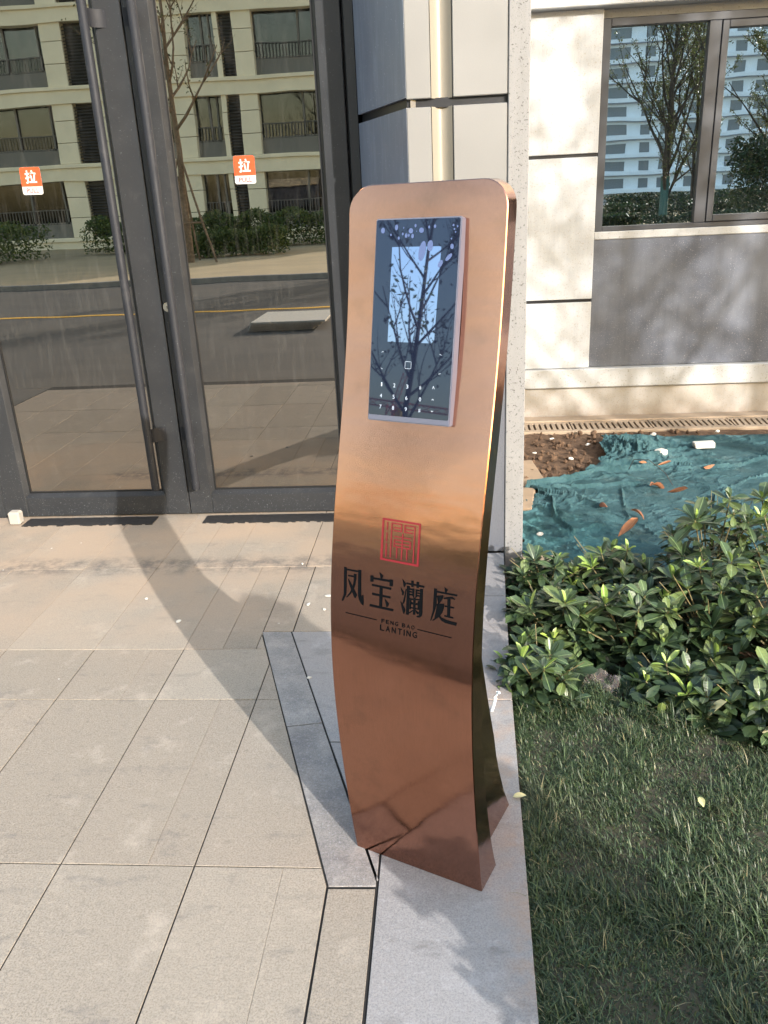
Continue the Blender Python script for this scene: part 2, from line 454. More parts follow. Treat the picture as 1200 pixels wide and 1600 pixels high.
def yardmat():
    t = NT('yard_paving')
    b = t.n('TexBrick'); b.inputs['Scale'].default_value = 1.0
    b.inputs['Brick Width'].default_value = 0.65; b.inputs['Row Height'].default_value = 0.31; b.inputs['Mortar Size'].default_value = 0.004
    b.inputs['Color1'].default_value = (*srgb(74, 72, 70), 1); b.inputs['Color2'].default_value = (*srgb(66, 64, 62), 1)
    b.inputs['Mortar'].default_value = (*srgb(70, 66, 62), 1)
    t.l(t.pos(), b.inputs['Vector'])
    c = t.mix(t.ramp(t.noise(0.7, 6), [(0.35, 0.0), (0.7, 0.5)]), b.outputs[0], srgb(86, 80, 72))
    t.bsdf(c, 0.85)
    M['yard_paving'] = t.m
    t = NT('path_paving')
    c = t.mix(t.ramp(t.noise(0.9, 6), [(0.3, 0.0), (0.7, 1.0)]), srgb(176, 158, 126), srgb(160, 144, 116))
    t.bsdf(c, 0.9)
    M['path_paving'] = t.m
    t = NT('lobby_tile')
    b = t.n('TexBrick'); b.offset = 0.0; b.inputs['Scale'].default_value = 1.0
    b.inputs['Brick Width'].default_value = 0.8; b.inputs['Row Height'].default_value = 0.8; b.inputs['Mortar Size'].default_value = 0.006
    b.inputs['Color1'].default_value = (*srgb(120, 116, 108), 1); b.inputs['Color2'].default_value = (*srgb(112, 110, 104), 1)
    b.inputs['Mortar'].default_value = (*srgb(52, 50, 48), 1)
    t.l(t.mapped((1, 1, 1)), b.inputs['Vector'])
    c = t.mix(t.ramp(t.noise(3, 7, 0.7), [(0.45, 0.0), (0.75, 0.6)]), b.outputs[0], srgb(160, 152, 140))
    t.bsdf(c, 0.6)
    M['lobby_tile'] = t.m
yardmat()

# ------------------------------------------------------------------ mesh helpers
class MB:
    def __init__(s):
        s.v = []; s.f = []
    def add(s, vs, fs):
        b = len(s.v)
        s.v += [tuple(x) for x in vs]
        s.f += [tuple(b + i for i in f) for f in fs]
        return s
    def box(s, x0, x1, y0, y1, z0, z1):
        return s.add([(x0, y0, z0), (x1, y0, z0), (x1, y1, z0), (x0, y1, z0), (x0, y0, z1), (x1, y0, z1), (x1, y1, z1), (x0, y1, z1)],
                     [(0, 3, 2, 1), (4, 5, 6, 7), (0, 1, 5, 4), (1, 2, 6, 5), (2, 3, 7, 6), (3, 0, 4, 7)])
    def bbox(s, x0, x1, y0, y1, z0, z1, b=0.004):
        """box with every edge chamfered"""
        bm = bmesh.new()
        bmesh.ops.create_cube(bm, size=1.0)
        for v in bm.verts:
            v.co = ((x0 + x1) / 2 + v.co.x * (x1 - x0), (y0 + y1) / 2 + v.co.y * (y1 - y0), (z0 + z1) / 2 + v.co.z * (z1 - z0))
        bmesh.ops.bevel(bm, geom=list(bm.edges), offset=b, segments=1, affect='EDGES')
        return s.frombm(bm)
    def frombm(s, bm):
        bm.verts.index_update()
        s.add([v.co.to_tuple() for v in bm.verts], [tuple(v.index for v in f.verts) for f in bm.faces])
        bm.free()
        return s
    def prism(s, poly, z0, z1, ch=0.0):
        """polygon (counter clockwise) extruded up, top edge chamfered by ch"""
        n = len(poly)
        if ch:
            ins = inset(poly, ch)
            vs = [(x, y, z0) for x, y in poly] + [(x, y, z1 - ch) for x, y in poly] + [(x, y, z1) for x, y in ins]
            fs = [tuple(range(2 * n, 3 * n))] + [(i, (i + 1) % n, n + (i + 1) % n, n + i) for i in range(n)] + [(n + i, n + (i + 1) % n, 2 * n + (i + 1) % n, 2 * n + i) for i in range(n)]
        else:
            vs = [(x, y, z0) for x, y in poly] + [(x, y, z1) for x, y in poly]
            fs = [tuple(range(n, 2 * n)), tuple(reversed(range(n)))] + [(i, (i + 1) % n, n + (i + 1) % n, n + i) for i in range(n)]
        return s.add(vs, fs)
    def tube(s, pts, rad, seg=8, cap=True):
        pts = [Vector(p) for p in pts]
        rads = rad if hasattr(rad, '__len__') else [rad] * len(pts)
        vs, fs = [], []
        up = Vector((0.31, 0.17, 0.93)).normalized()
        for i, p in enumerate(pts):
            d = (pts[min(i + 1, len(pts) - 1)] - pts[max(i - 1, 0)]).normalized()
            a = d.cross(up)
            if a.length < 1e-3:
                a = d.cross(Vector((1, 0, 0)))
            a.normalize(); b = d.cross(a)
            for k in range(seg):
                t = 2 * math.pi * k / seg
                vs.append(p + (a * math.cos(t) + b * math.sin(t)) * rads[i])
        for i in range(len(pts) - 1):
            for k in range(seg):
                fs.append((i * seg + k, (i + 1) * seg + k, (i + 1) * seg + (k + 1) % seg, i * seg + (k + 1) % seg))
        if cap:
            fs.append(tuple(range(seg)))
            fs.append(tuple(reversed(range((len(pts) - 1) * seg, len(pts) * seg))))
        return s.add(vs, fs)
    def build(s, name, mat, parent=None, smooth=False, loc=None, fix=True):
        o0 = Vector((0, 0, 0))
        if parent is not None:
            p = parent
            while p is not None:
                o0 = o0 + p.location; p = p.parent
        if loc is not None:
            o0 = o0 + Vector(loc)
        me = bpy.data.meshes.new(name)
        me.from_pydata([(x - o0.x, y - o0.y, z - o0.z) for x, y, z in s.v], [], s.f)
        if fix:
            bm = bmesh.new(); bm.from_mesh(me)
            bmesh.ops.recalc_face_normals(bm, faces=bm.faces)
            bm.to_mesh(me); bm.free()
        if smooth:
            me.polygons.foreach_set('use_smooth', [True] * len(me.polygons))
            me.set_sharp_from_angle(angle=math.radians(35))
        me.materials.append(M[mat] if isinstance(mat, str) else mat)
        o = bpy.data.objects.new(name, me)
        COL.objects.link(o)
        if loc is not None:
            o.location = loc
        if parent is not None:
            o.parent = parent
        return o

def inset(poly, d):
    n = len(poly); out = []
    for i in range(n):
        p0 = Vector(poly[i - 1]); p = Vector(poly[i]); p1 = Vector(poly[(i + 1) % n])
        a = (p - p0).normalized(); b = (p1 - p).normalized()
        na = Vector((-a.y, a.x)); nb = Vector((-b.y, b.x))
        k = na + nb
        k = k / max(0.2, k.dot(k)) * 2 if k.length > 1e-6 else na
        out.append((p.x + k.x * d, p.y + k.y * d))
    return out

def clip(poly, a, b):
    """keep the part of poly to the left of a->b"""
    out = []
    s = lambda p: (b[0] - a[0]) * (p[1] - a[1]) - (b[1] - a[1]) * (p[0] - a[0])
    for i in range(len(poly)):
        p, q = poly[i], poly[(i + 1) % len(poly)]
        sp, sq = s(p), s(q)
        if sp >= 0:
            out.append(p)
        if (sp > 0 and sq < 0) or (sp < 0 and sq > 0):
            t = sp / (sp - sq)
            out.append((p[0] + (q[0] - p[0]) * t, p[1] + (q[1] - p[1]) * t))
    return out

def tag(o, label=None, cat=None, group=None, kind=None):
    if label: o['label'] = label
    if cat: o['category'] = cat
    if group: o['group'] = group
    if kind: o['kind'] = kind
    return o

def thing(name, label, cat, loc, group=None, kind=None):
    o = bpy.data.objects.new(name, None)
    o.location = loc
    o.empty_display_size = 0.1
    COL.objects.link(o)
    return tag(o, label, cat, group, kind)

def textmb(body, w, h, bold=0.0):
    """flat lettering as polygons scaled into a w x h box, origin at its lower left"""
    cu = bpy.data.curves.new('lettering', 'FONT')
    cu.body = body
    cu.offset = bold
    cu.resolution_u = 3
    ob = bpy.data.objects.new('lettering', cu)
    COL.objects.link(ob)
    bpy.context.view_layer.update()
    me = bpy.data.meshes.new_from_object(ob.evaluated_get(bpy.context.evaluated_depsgraph_get()))
    vs = [v.co.copy() for v in me.vertices]
    fs = [tuple(p.vertices) for p in me.polygons]
    bpy.data.objects.remove(ob); bpy.data.curves.remove(cu); bpy.data.meshes.remove(me)
    x0 = min(v.x for v in vs); x1 = max(v.x for v in vs); y0 = min(v.y for v in vs); y1 = max(v.y for v in vs)
    return [((v.x - x0) / (x1 - x0) * w, (v.y - y0) / (y1 - y0) * h) for v in vs], fs

# ------------------------------------------------------------------ ground
tag(MB().box(-400, 400, -400, 400, -0.6, -0.35).build('ground', 'soil'), kind='structure')
tag(MB().box(-60, -3.41, 0.47, 3.62, -0.3, -0.010).build('forecourt_apron', 'yard_paving'), kind='structure')
tag(MB().box(6.001, 40, -2.0, 5.5, -0.3, -0.012).build('side_path', 'yard_paving'), kind='structure')
yard = MB().box(-60, 0.119, -9.5, 0.455, -0.3, -0.012).box(0.1192, 40, -9.5, -2.01, -0.3, -0.012).build('yard', 'yard_paving'); tag(yard, kind='structure')
MB().box(-60, 40, -4.72, -4.60, -0.02, -0.006).build('painted_line', 'paint_yellow', yard)
tag(MB().box(-60, 40, -46, -9.62, -0.3, -0.012).build('path', 'path_paving'), kind='structure')
tag(MB().bbox(-60, 40, -9.62, -9.5, -0.3, 0.09, 0.01).build('kerb', 'concrete'), kind='structure')
tag(MB().box(12, 200, -145, -46.1, -0.3, -0.012).build('road', 'asphalt'), kind='structure')

# ------------------------------------------------------------------ paving slabs of the forecourt
pav = MB().box(-3.4, 0.119, 0.46, 3.72, -0.30, -0.0032).build('forecourt_paving', 'mortar'); tag(pav, kind='structure')
L2a, L2b = (-0.274, 1.33), (-0.647, 2.431)          # inner edge of the weathered border
G = 0.0022
L2 = lambda y: -0.274 - (y - 1.33) * 0.3388
def slab(poly, mat='slab_granite', z=0.0, g=None, tone=None):
    if len(poly) < 3: return
    a = 0.0
    for i in range(len(poly)):
        a += poly[i - 1][0] * poly[i][1] - poly[i][0] * poly[i - 1][1]
    if abs(a) < 0.002: return
    if a < 0: poly = poly[::-1]
    p2 = []
    for q in poly:
        if not p2 or (abs(q[0] - p2[-1][0]) + abs(q[1] - p2[-1][1])) > 1e-4: p2.append(q)
    g = (random.uniform(0.0018, 0.0028) if g is None else g)
    o_ = MB().prism(inset(p2, g), -0.03, z + random.uniform(-0.0004, 0.0004), 0.0007).build('paving_slab', mat, pav, fix=False)
    t_ = random.random() if tone is None else tone
    o_.color = (t_, t_, t_, 1)
cols = [-0.582 - 0.31 * k for k in range(-1, 10)]       # -0.272, -0.582 ...
rows = [(0.60, 0.735, []), (0.735, 1.385, [-0.378, -1.03]), (1.385, 2.035, [-0.688, -1.322]), (2.035, 2.33, [-1.0, -1.7]),
        (2.33, 2.98, [-0.76]), (2.98, 3.66, [-1.05])]
for y0, y1, extra in rows:
    xs = sorted([-3.38] + [c for c in cols if c < -0.3] + extra)
    xs.append(0.2)
    tn = random.random()
    for a, b in zip(xs[:-1], xs[1:]):
        if a not in extra: tn = random.random()
        p = [(a, y0), (b, y0), (b, y1), (a, y1)]
        cut = (a in extra, b in extra)
        if y1 < 2.4:
            p = clip(p, (-0.276, -9), (-0.276, 9)) if y0 < 1.3 else p
            if cut[0]: p = [(x - (0.0030 if abs(x - a) < 1e-6 else 0), y) for x, y in p]      # shallow cut, almost closed
            p = clip(p, L2a, L2b)
            slab(p, tone=tn, g=random.uniform(.0016, .0024))
        elif b < 0.0:
            if y0 < 2.4:
                b2 = min(b, -0.648)
                if b2 > a: slab([(a, y0), (b2, y0), (b2, y1), (a, y1)], g=0.0008)
            else:
                slab(p, g=0.0006)
slab([(-0.648, 2.33), (L2(2.33), 2.33), (L2(2.433), 2.433), (-0.648, 2.433)])
# right of the border
def bx(y): return -0.169 - (y - 1.352) * 0.347       # outer edge of the border
def ex(y): return np.interp(y, [-1.2, 1.034, 1.318, 1.863, 2.4, 3.09, 3.2], [0.115, 0.135, 0.144, 0.170, 0.190, 0.224, 0.228])
def P4(xa, xb, ya, yb):
    f = lambda g, y: float(g(y)) if callable(g) else g
    return [(f(xa, ya), ya), (f(xb, ya), ya), (f(xb, yb), yb), (f(xa, yb), yb)]
slab(P4(-0.167, ex, 0.60, 2.035), 'slab_grey_granite')
MB().box(-3.39, 0.112, 0.465, 0.597, -0.03, -0.004).build('gutter_strip', 'joint_black', pav)
slab(P4(-0.167, ex, 2.035, 2.70), 'slab_grey_granite')
slab(P4(-0.167, ex, 2.70, 3.09), 'slab_grey_granite')
slab([(-0.169, 1.352), (-0.167, 1.352), (-0.167, 1.834), (bx(1.834), 1.834)], 'slab_grey_granite')
slab(P4(bx, -0.167, 1.834, 2.446), 'slab_grey_granite')
for xa, xb, ya, yb in [(-0.648, -0.542, 2.446, 2.98), (-0.542, -0.33, 2.446, 2.98), (-0.33, -0.167, 2.446, 2.98), (-0.582, -0.33, 2.98, 3.66), (-0.33, -0.167, 2.98, 3.3)]:
    slab([(xa, ya), (xb, ya), (xb, yb), (xa, yb)])
# the weathered border band

slab([(-0.275, 0.60), (-0.169, 0.60), (-0.169, 1.332), (-0.275, 1.330)])
slab([(-0.274, 1.333), (-0.168, 1.336), (-0.169, 1.352), (bx(1.922), 1.922), (L2(1.903), 1.903)], 'band_granite')
slab([(L2(1.903), 1.903), (bx(1.922), 1.922), (bx(2.446), 2.446), (L2(2.446), 2.446)], 'band_granite')

# black strips on the floor along the door, and crumbs of plaster
for (xa, xb, lb) in [(-2.03, -1.39, 'black scuffed strip on the paving below the left glass door'), (-1.15, -0.47, 'black scuffed strip on the paving below the right glass door')]:
    mb = MB(); n = 40
    for i in range(n):
        x0 = xa + (xb - xa) * i / n; x1 = xa + (xb - xa) * (i + 0.97 + 0.05 * random.random()) / n
        mb.box(x0, min(xb, x1), 3.462 + random.uniform(0, 0.018), 3.568, 0.0013, 0.0036 + random.random() * 0.001)
    c0 = ((xa + xb) / 2, 3.52, 0.001)
    tag(mb.build('floor_strip', 'black_tar', loc=c0), lb, 'floor strip', 'black strips along the doors')

def blob(cx, cy, cz, rx, ry, rz, mat, name, seedv, rot=0.0, sub=2):
    bm = bmesh.new()
    bmesh.ops.create_icosphere(bm, subdivisions=sub, radius=1.0)
    rr = random.Random(seedv)
    offs = [Vector((rr.uniform(-1, 1), rr.uniform(-1, 1), rr.uniform(-1, 1))).normalized() for _ in range(9)]
    for v in bm.verts:
        d = v.co.normalized(); k = 1.0
        for o in offs:
            q = d.dot(o)
            if q > 0.62: k -= (q - 0.62) * 0.7
        v.co = Vector((d.x * rx * k, d.y * ry * k, d.z * rz * k))
    bmesh.ops.rotate(bm, verts=bm.verts, cent=(0, 0, 0), matrix=Matrix.Rotation(rot, 3, 'Z'))
    for v in bm.verts: v.co += Vector((cx, cy, cz))
    return MB().frombm(bm).build(name, mat, loc=(cx, cy, cz - rz * 0.5))
crumbs = [(-0.452, 2.71, .020, .012, 'white plaster crumb near the kiosk, biggest of the scattered crumbs'), (-0.52, 2.64, .013, .008, 'white plaster crumb just left of the biggest one near the kiosk'), (-0.455, 2.60, .010, .007, 'white plaster crumb just below the biggest one near the kiosk'),
          (-0.44, 2.15, .010, .008, 'white plaster crumb by the dark weathered border strip'), (-0.97, 2.52, .013, .009, 'flat white plaster crumb alone in the middle of the paving'), (-0.60, 3.0, .009, .006, 'tiny white plaster crumb on the dirty band before the right door'), (-1.15, 2.70, .008, .006, 'tiny white plaster crumb left of the lone flat one')]
for i, (x, y, a, b, lb) in enumerate(crumbs):
    o = blob(x, y, 0.003, a, b, 0.0035, 'white_chip', 'plaster_crumb', i, rot=i)
    tag(o, lb or 'tiny white plaster crumb stuck on the forecourt paving', 'crumb', 'plaster crumbs on the paving')

# ------------------------------------------------------------------ building: doors
YD = 3.585
frame = thing('door_frame', 'dark grey metal frame around the two glass doors', 'door frame', (-1.25, YD, 0))
f = MB().bbox(-0.372, -0.331, YD + 0.004, YD + 0.14, 0.0, 2.62, .003).build('jamb', 'frame_paint', frame)
MB().bbox(-2.32, -2.166, YD + 0.004, YD + 0.14, 0.0, 2.62, .003).build('jamb', 'frame_paint', frame)
MB().bbox(-2.165, -0.373, YD + 0.004, YD + 0.14, 2.50, 2.62, .003).build('head', 'frame_paint', frame)
MB().box(-2.165, -0.373, YD + 0.02, YD + 0.12, -0.02, 0.004).build('threshold', 'rubber', frame)
MB().box(-0.379, -0.3725, YD + 0.03, YD + 0.1, 0.0, 2.5).build('gasket', 'rubber', frame)

def strap(mb, x0, x1, y0, y1, z0, z1, dirn):
    """curved strap from the stile round the back of the handle"""
    pts = []
    for k in range(9):
        t = k / 8
        a = math.pi * 0.5 * t
        pts.append((x1 + (x0 - x1) * math.sin(a), y1 + (y0 - y1) * (1 - math.cos(a))))
    th = 0.006
    vs, fs = [], []
    for (x, y) in pts:
        for z in (z0, z1):
            vs.append((x, y, z)); vs.append((x + dirn * th * .6, y + th, z))
    n = len(pts)
    for i in range(n - 1):
        a = i * 4; b = a + 4
        fs += [(a, b, b + 2, a + 2), (a + 1, a + 3, b + 3, b + 1), (a, a + 1, b + 1, b), (a + 2, b + 2, b + 3, a + 3)]
    fs += [(0, 2, 3, 1), (4 * n - 4, 4 * n - 3, 4 * n - 1, 4 * n - 2)]
    mb.add(vs, fs)

def sticker(root, xc, zc, rot, yy):
    w, h = 0.089, 0.108
    st = None
    def place(vs2, dy):
        c, s_ = math.cos(rot), math.sin(rot)
        return [(xc + (x - w / 2) * c - (y - h / 2) * s_, yy - dy, zc + (x - w / 2) * s_ + (y - h / 2) * c) for x, y in vs2]
    def rrect(x0, x1, y0, y1, r, lo, hi):
        p = []
        for (cx, cy, a0, on) in [(x1 - r, y0 + r, -90, lo), (x1 - r, y1 - r, 0, hi), (x0 + r, y1 - r, 90, hi), (x0 + r, y0 + r, 180, lo)]:
            if on:
                for k in range(6):
                    a = math.radians(a0 + 90 * k / 5); p.append((cx + r * math.cos(a), cy + r * math.sin(a)))
            else:
                p.append((cx + (r if a0 in (-90, 0) else -r), cy + (r if a0 in (0, 90) else -r)))
        return p
    def plate(p, d0, d1):
        n = len(p)
        return MB().add(place(p, d0) + place(p, d1), [tuple(range(n)), tuple(range(n, 2 * n))] + [(i, (i + 1) % n, n + (i + 1) % n, n + i) for i in range(n)])
    st = plate(rrect(0, w, 0, h, 0.009, True, True), 0.0004, 0.0010).build('sticker', 'sticker_white', root)
    plate(rrect(0, w, h * 0.30, h, 0.009, False, True), 0.0011, 0.0015).build('orange_panel', 'sticker_orange', st)
    v, fc = textmb('拉', 0.050, 0.052, 0.028)
    MB().add(place([(x + 0.020, y + h * 0.30 + 0.012) for x, y in v], 0.0019), fc).build('lettering', 'sticker_white', st, fix=False)
    v, fc = textmb('PULL', 0.054, 0.0185, 0.004)
    MB().add(place([(x + 0.018, y + 0.007) for x, y in v], 0.0019), fc).build('lettering', 'sticker_red', st, fix=False)

def door_leaf(x0, x1, sl, sr, hx, side, label):
    """x0..x1 outer edges, sl / sr widths of the stiles, hx handle x"""
    d = thing('glass_door', label, 'glass door', ((x0 + x1) / 2, YD, 0), 'pair of glass entrance doors')
    ya, yb = YD, YD + 0.055
    g0, g1 = x0 + sl, x1 - sr
    MB().bbox(x0, g0, ya, yb, 0.008, 2.49, .003).build('stile', 'frame_paint', d)
    MB().bbox(g1, x1, ya, yb, 0.008, 2.49, .003).build('stile', 'frame_paint', d)
    MB().bbox(g0 + .0005, g1 - .0005, ya + .001, yb, 0.008, 0.105, .003).build('rail', 'frame_paint', d)
    MB().bbox(g0 + .0005, g1 - .0005, ya + .001, yb, 2.37, 2.489, .003).build('rail', 'frame_paint', d)
    # sloped glazing bead and rubber round the pane
    b = MB()
    for (xa, xb, za, zb) in [(g0, g1, 0.105, 0.118), (g0, g1, 2.357, 2.37)]:
        s_ = 1 if za < 1 else -1
        b.add([(xa, ya + .002, 0.105 if s_ > 0 else 2.37), (xb, ya + .002, 0.105 if s_ > 0 else 2.37), (xb - .014, ya + .026, 0.119 if s_ > 0 else 2.356), (xa + .014, ya + .026, 0.119 if s_ > 0 else 2.356)], [(0, 1, 2, 3)])
    for xa, s_ in ((g0, 1), (g1, -1)):
        b.add([(xa, ya + .002, 0.105), (xa, ya + .002, 2.37), (xa + s_ * .014, ya + .026, 2.356), (xa + s_ * .014, ya + .026, 0.119)], [(0, 1, 2, 3)])
    b.build('glazing_bead', 'frame_paint', d, fix=False)
    r = MB()
    r.box(g0 + .013, g0 + .021, ya + .0255, ya + .030, 0.118, 2.357); r.box(g1 - .021, g1 - .013, ya + .0255, ya + .030, 0.118, 2.357)
    r.box(g0 + .021, g1 - .021, ya + .0255, ya + .030, 0.118, 0.126); r.box(g0 + .021, g1 - .021, ya + .0255, ya + .030, 2.349, 2.357)
    r.build('gasket', 'rubber', d)
    MB().box(g0 + .012, g1 - .012, ya + .0305, ya + .0385, 0.116, 2.36).build('glass_pane', 'door_glass', d)
    # long bar handle on two curved straps, inside and out
    hd = MB().tube([(hx, YD - 0.075, 0.158), (hx, YD - 0.075, 0.1605), (hx, YD - 0.075, 2.30), (hx, YD - 0.075, 2.303)], [0.0165, 0.0185, 0.0185, 0.0165], 20).build('pull_handle', 'handle_paint', d, smooth=True)
    for z in (0.375, 2.055):
        mb = MB(); strap(mb, hx, hx + side * 0.062, YD - 0.060, YD + 0.0, z, z + 0.064, side)
        mb.build('bracket', 'handle_paint', hd, smooth=True)
    hi = MB().tube([(hx, YD + 0.13, 0.158), (hx, YD + 0.13, 2.30)], 0.0185, 14).build('pull_handle', 'handle_paint', d, smooth=True)
    mb = MB(); strap(mb, hx, hx + side * 0.055, YD + 0.113, YD + 0.0555, .375, .44, side); mb.build('bracket', 'handle_paint', hi)
    return d, g0, g1
dl, a0, a1 = door_leaf(-2.162, -1.238, 0.116, 0.114, -1.362, 1, 'left glass door, its pull sticker beside the frame edge')
dr, b0, b1 = door_leaf(-1.2345, -0.381, 0.108, 0.098, -1.168, -1, 'right glass door with the round lock, behind the kiosk')
sticker(dl, -1.7365, 1.517, math.radians(-1), YD + 0.0300)
sticker(dr, -0.8175, 1.517, math.radians(-0.5), YD + 0.0300)
# lock cylinder
lk = MB()
for r0, r1, y_a, y_b in ((0.0, 0.021, 0.0, -0.004), (0.0, 0.0125, -0.004, -0.009)):
    bm = bmesh.new(); bmesh.ops.create_cone(bm, cap_ends=True, segments=28, radius1=r1, radius2=r1 * 0.93, depth=abs(y_b - y_a))
    bmesh.ops.rotate(bm, verts=bm.verts, cent=(0, 0, 0), matrix=Matrix.Rotation(math.pi / 2, 3, 'X'))
    for v in bm.verts: v.co += Vector((-1.212, YD + (y_a + y_b) / 2 - 0.0005, 0.979))
    lk.frombm(bm)
lo = lk.build('lock', 'lock_steel', dr, smooth=True)
MB().box(-1.2135, -1.2105, YD - 0.0105, YD - 0.0092, 0.973, 0.985).build('keyhole', 'rubber', lo)

# small grey block at the left foot of the door
tag(MB().bbox(-2.098, -2.042, 3.485, 3.535, 0.001, 0.066, .008).build('door_block', 'concrete', loc=(-2.07, 3.505, 0.0)), 'small pale concrete block at the foot of the left glass door', 'block')

# lobby behind the doors
lob = MB().box(-5.0, 0.20, YD + 0.15, 9.5, -0.20, 0.002).build('lobby_floor', 'lobby_tile'); tag(lob, kind='structure')
MB().box(-5.0, 0.20, 6.20, 6.32, 0.003, 0.008).build('floor_band', 'joint_black', lob)
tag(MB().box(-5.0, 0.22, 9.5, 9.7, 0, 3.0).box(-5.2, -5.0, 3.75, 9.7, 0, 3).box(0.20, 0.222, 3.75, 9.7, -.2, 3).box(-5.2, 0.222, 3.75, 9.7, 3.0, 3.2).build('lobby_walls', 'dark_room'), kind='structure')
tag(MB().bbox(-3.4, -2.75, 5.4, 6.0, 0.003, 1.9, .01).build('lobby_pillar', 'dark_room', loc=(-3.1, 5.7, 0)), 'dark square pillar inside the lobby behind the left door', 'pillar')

st = thing('block_stack', 'dark heap of stacked blocks in the lobby behind the left glass door', 'blocks', (-3.3, 7.6, .002))
for k in range(34):
    lx_, ly_, lz_ = k % 6, (k // 6) % 2, k // 12
    x = -4.1 + lx_ * .31 + random.uniform(-.03, .03); y = 7.5 + ly_ * .28; z = .004 + lz_ * .205
    MB().bbox(x, x + .29, y, y + .25, z, z + .2, .006).build('block', 'concrete' if k % 5 == 0 else 'dark_room', st)
tag(MB().bbox(-2.35, -1.75, 4.9, 5.25, .0025, .30, .01).build('carton', 'concrete', loc=(-2.05, 5.05, .002)), 'closed dusty carton on the lobby floor behind the left glass door', 'carton')

# ------------------------------------------------------------------ entrance pilaster
pil = thing('entrance_pilaster', 'stone clad pilaster beside the door with a black horizontal joint', 'pilaster', (0.05, 3.12, 0))
YP = 3.10
ZJ0, ZJ1, ZC = 1.664, 1.690, 0.86            # joint, and the top of the grey plinth
def panel(x0, x1, z0, z1, mat, nm='stone_panel', y=YP):
    MB().bbox(x0, x1, y, y + 0.03, z0, z1, .0025).build(nm, mat, pil)
segs = [(0.001, ZC - .001, 'plinth_stone'), (ZC + .001, ZJ0, 'cream_stone'), (ZJ1, 3.2, 'cream_stone')]
for z0, z1, mt in segs:
    panel(-0.119, -0.0355, z0, z1, mt)
    panel(0.0405, 0.2235, z0, z1, mt)
    # hollow moulding between the two strips
    mb = MB(); n = 14; vs = []
    prof = [(-0.033 + 0.0705 * k / n, YP + 0.004 + 0.024 * math.sin(math.pi * k / n)) for k in range(n + 1)]
    for z in (z0, z1):
        for x, y in prof: vs.append((x, y, z))
        vs += [(0.0375, YP + 0.05, z), (-0.033, YP + 0.05, z)]
    m_ = n + 3
    mb.add(vs, [tuple(range(m_)), tuple(range(m_, 2 * m_))] + [(i, (i + 1) % m_, m_ + (i + 1) % m_, m_ + i) for i in range(m_)])
    mb.build('hollow_moulding', 'cove_stone' if mt != 'plinth_stone' else mt, pil, smooth=True)
MB().box(-0.118, 0.2225, YP + 0.017, YP + 0.0295, ZJ0 - .002, ZJ1 + .002).build('joint_filler', 'joint_black', pil)
MB().box(-0.044, 0.049, YP + 0.029, YP + 0.06, 0.0, 3.2).build('backing', 'plinth_stone', pil)
# splayed reveal of blue grey stone
ra, rb = Vector((-0.120, 3.103)), Vector((-0.3308, 3.589))
rd = (rb - ra).normalized(); rn = Vector((-rd.y, rd.x)); rn = rn if rn.x > 0 else -rn
def rpan(z0, z1, off, mat, nm):
    a = ra + rn * off; b = rb + rn * off
    MB().prism([tuple(a), tuple(a + rn * 0.03), tuple(b + rn * 0.03), tuple(b)][::-1], z0, z1).build(nm, mat, pil)
rpan(0.001, ZJ0, 0, 'blue_grey_stone', 'reveal_panel'); rpan(ZJ1 + .006, 3.2, 0, 'blue_grey_stone', 'reveal_panel'); rpan(ZJ0 - .002, ZJ1 + .008, 0.016, 'joint_black', 'joint_filler')
# rough rendered side
MB().bbox(0.226, 0.2985, YP - 0.004, YP + 2.45, -0.30, 3.2, .003).build('rendered_side', 'speckled_render', pil)
MB().box(-0.1, 0.2255, YP + 0.065, YP + 0.5, 0.0, 3.2).build('core', 'plinth_stone', pil)

# ------------------------------------------------------------------ recessed wall with window
YW = 5.607
wall = thing('rendered_wall', 'pale rendered wall with a dark panel under its window, behind the planting bed', 'wall', (2.0, YW, -0.1))
X0, X1 = 0.30, 4.6
for z0, z1 in ((0.25, 0.686), (0.706, 1.570), (1.590, 2.372)):
    MB().bbox(X0, 0.966, YW, YW + 0.12, z0, z1, .003).build('pier_panel', 'pale_render', wall)
MB().box(X0, 0.962, YW + 0.012, YW + 0.11, 0.24, 2.37).build('joint_backing', 'joint_black', wall)
MB().bbox(0.9665, X1, YW + 0.022, YW + 0.14, 0.25, 1.072, .003).build('dark_panel', 'dark_render', wall)
MB().bbox(X0, X1, YW - 0.035, YW + 0.14, 0.118, 0.2475, .006).build('ledge', 'ledge_render', wall)
MB().bbox(X0, X1, YW - 0.006, YW + 0.14, -0.30, 0.1175, .004).build('base_course', 'base_render', wall)
MB().bbox(0.9665, X1, YW + 0.016, YW + 0.14, 1.0725, 1.122, .005).build('sill', 'ledge_render', wall)
MB().bbox(X0, X1, YW - 0.075, YW + 0.3, 2.3725, 2.95, .005).build('lintel', 'pale_render', wall)
MB().box(0.967, X1, YW + 0.05, YW + 0.12, 2.30, 2.372).build('filler', 'ledge_render', wall)
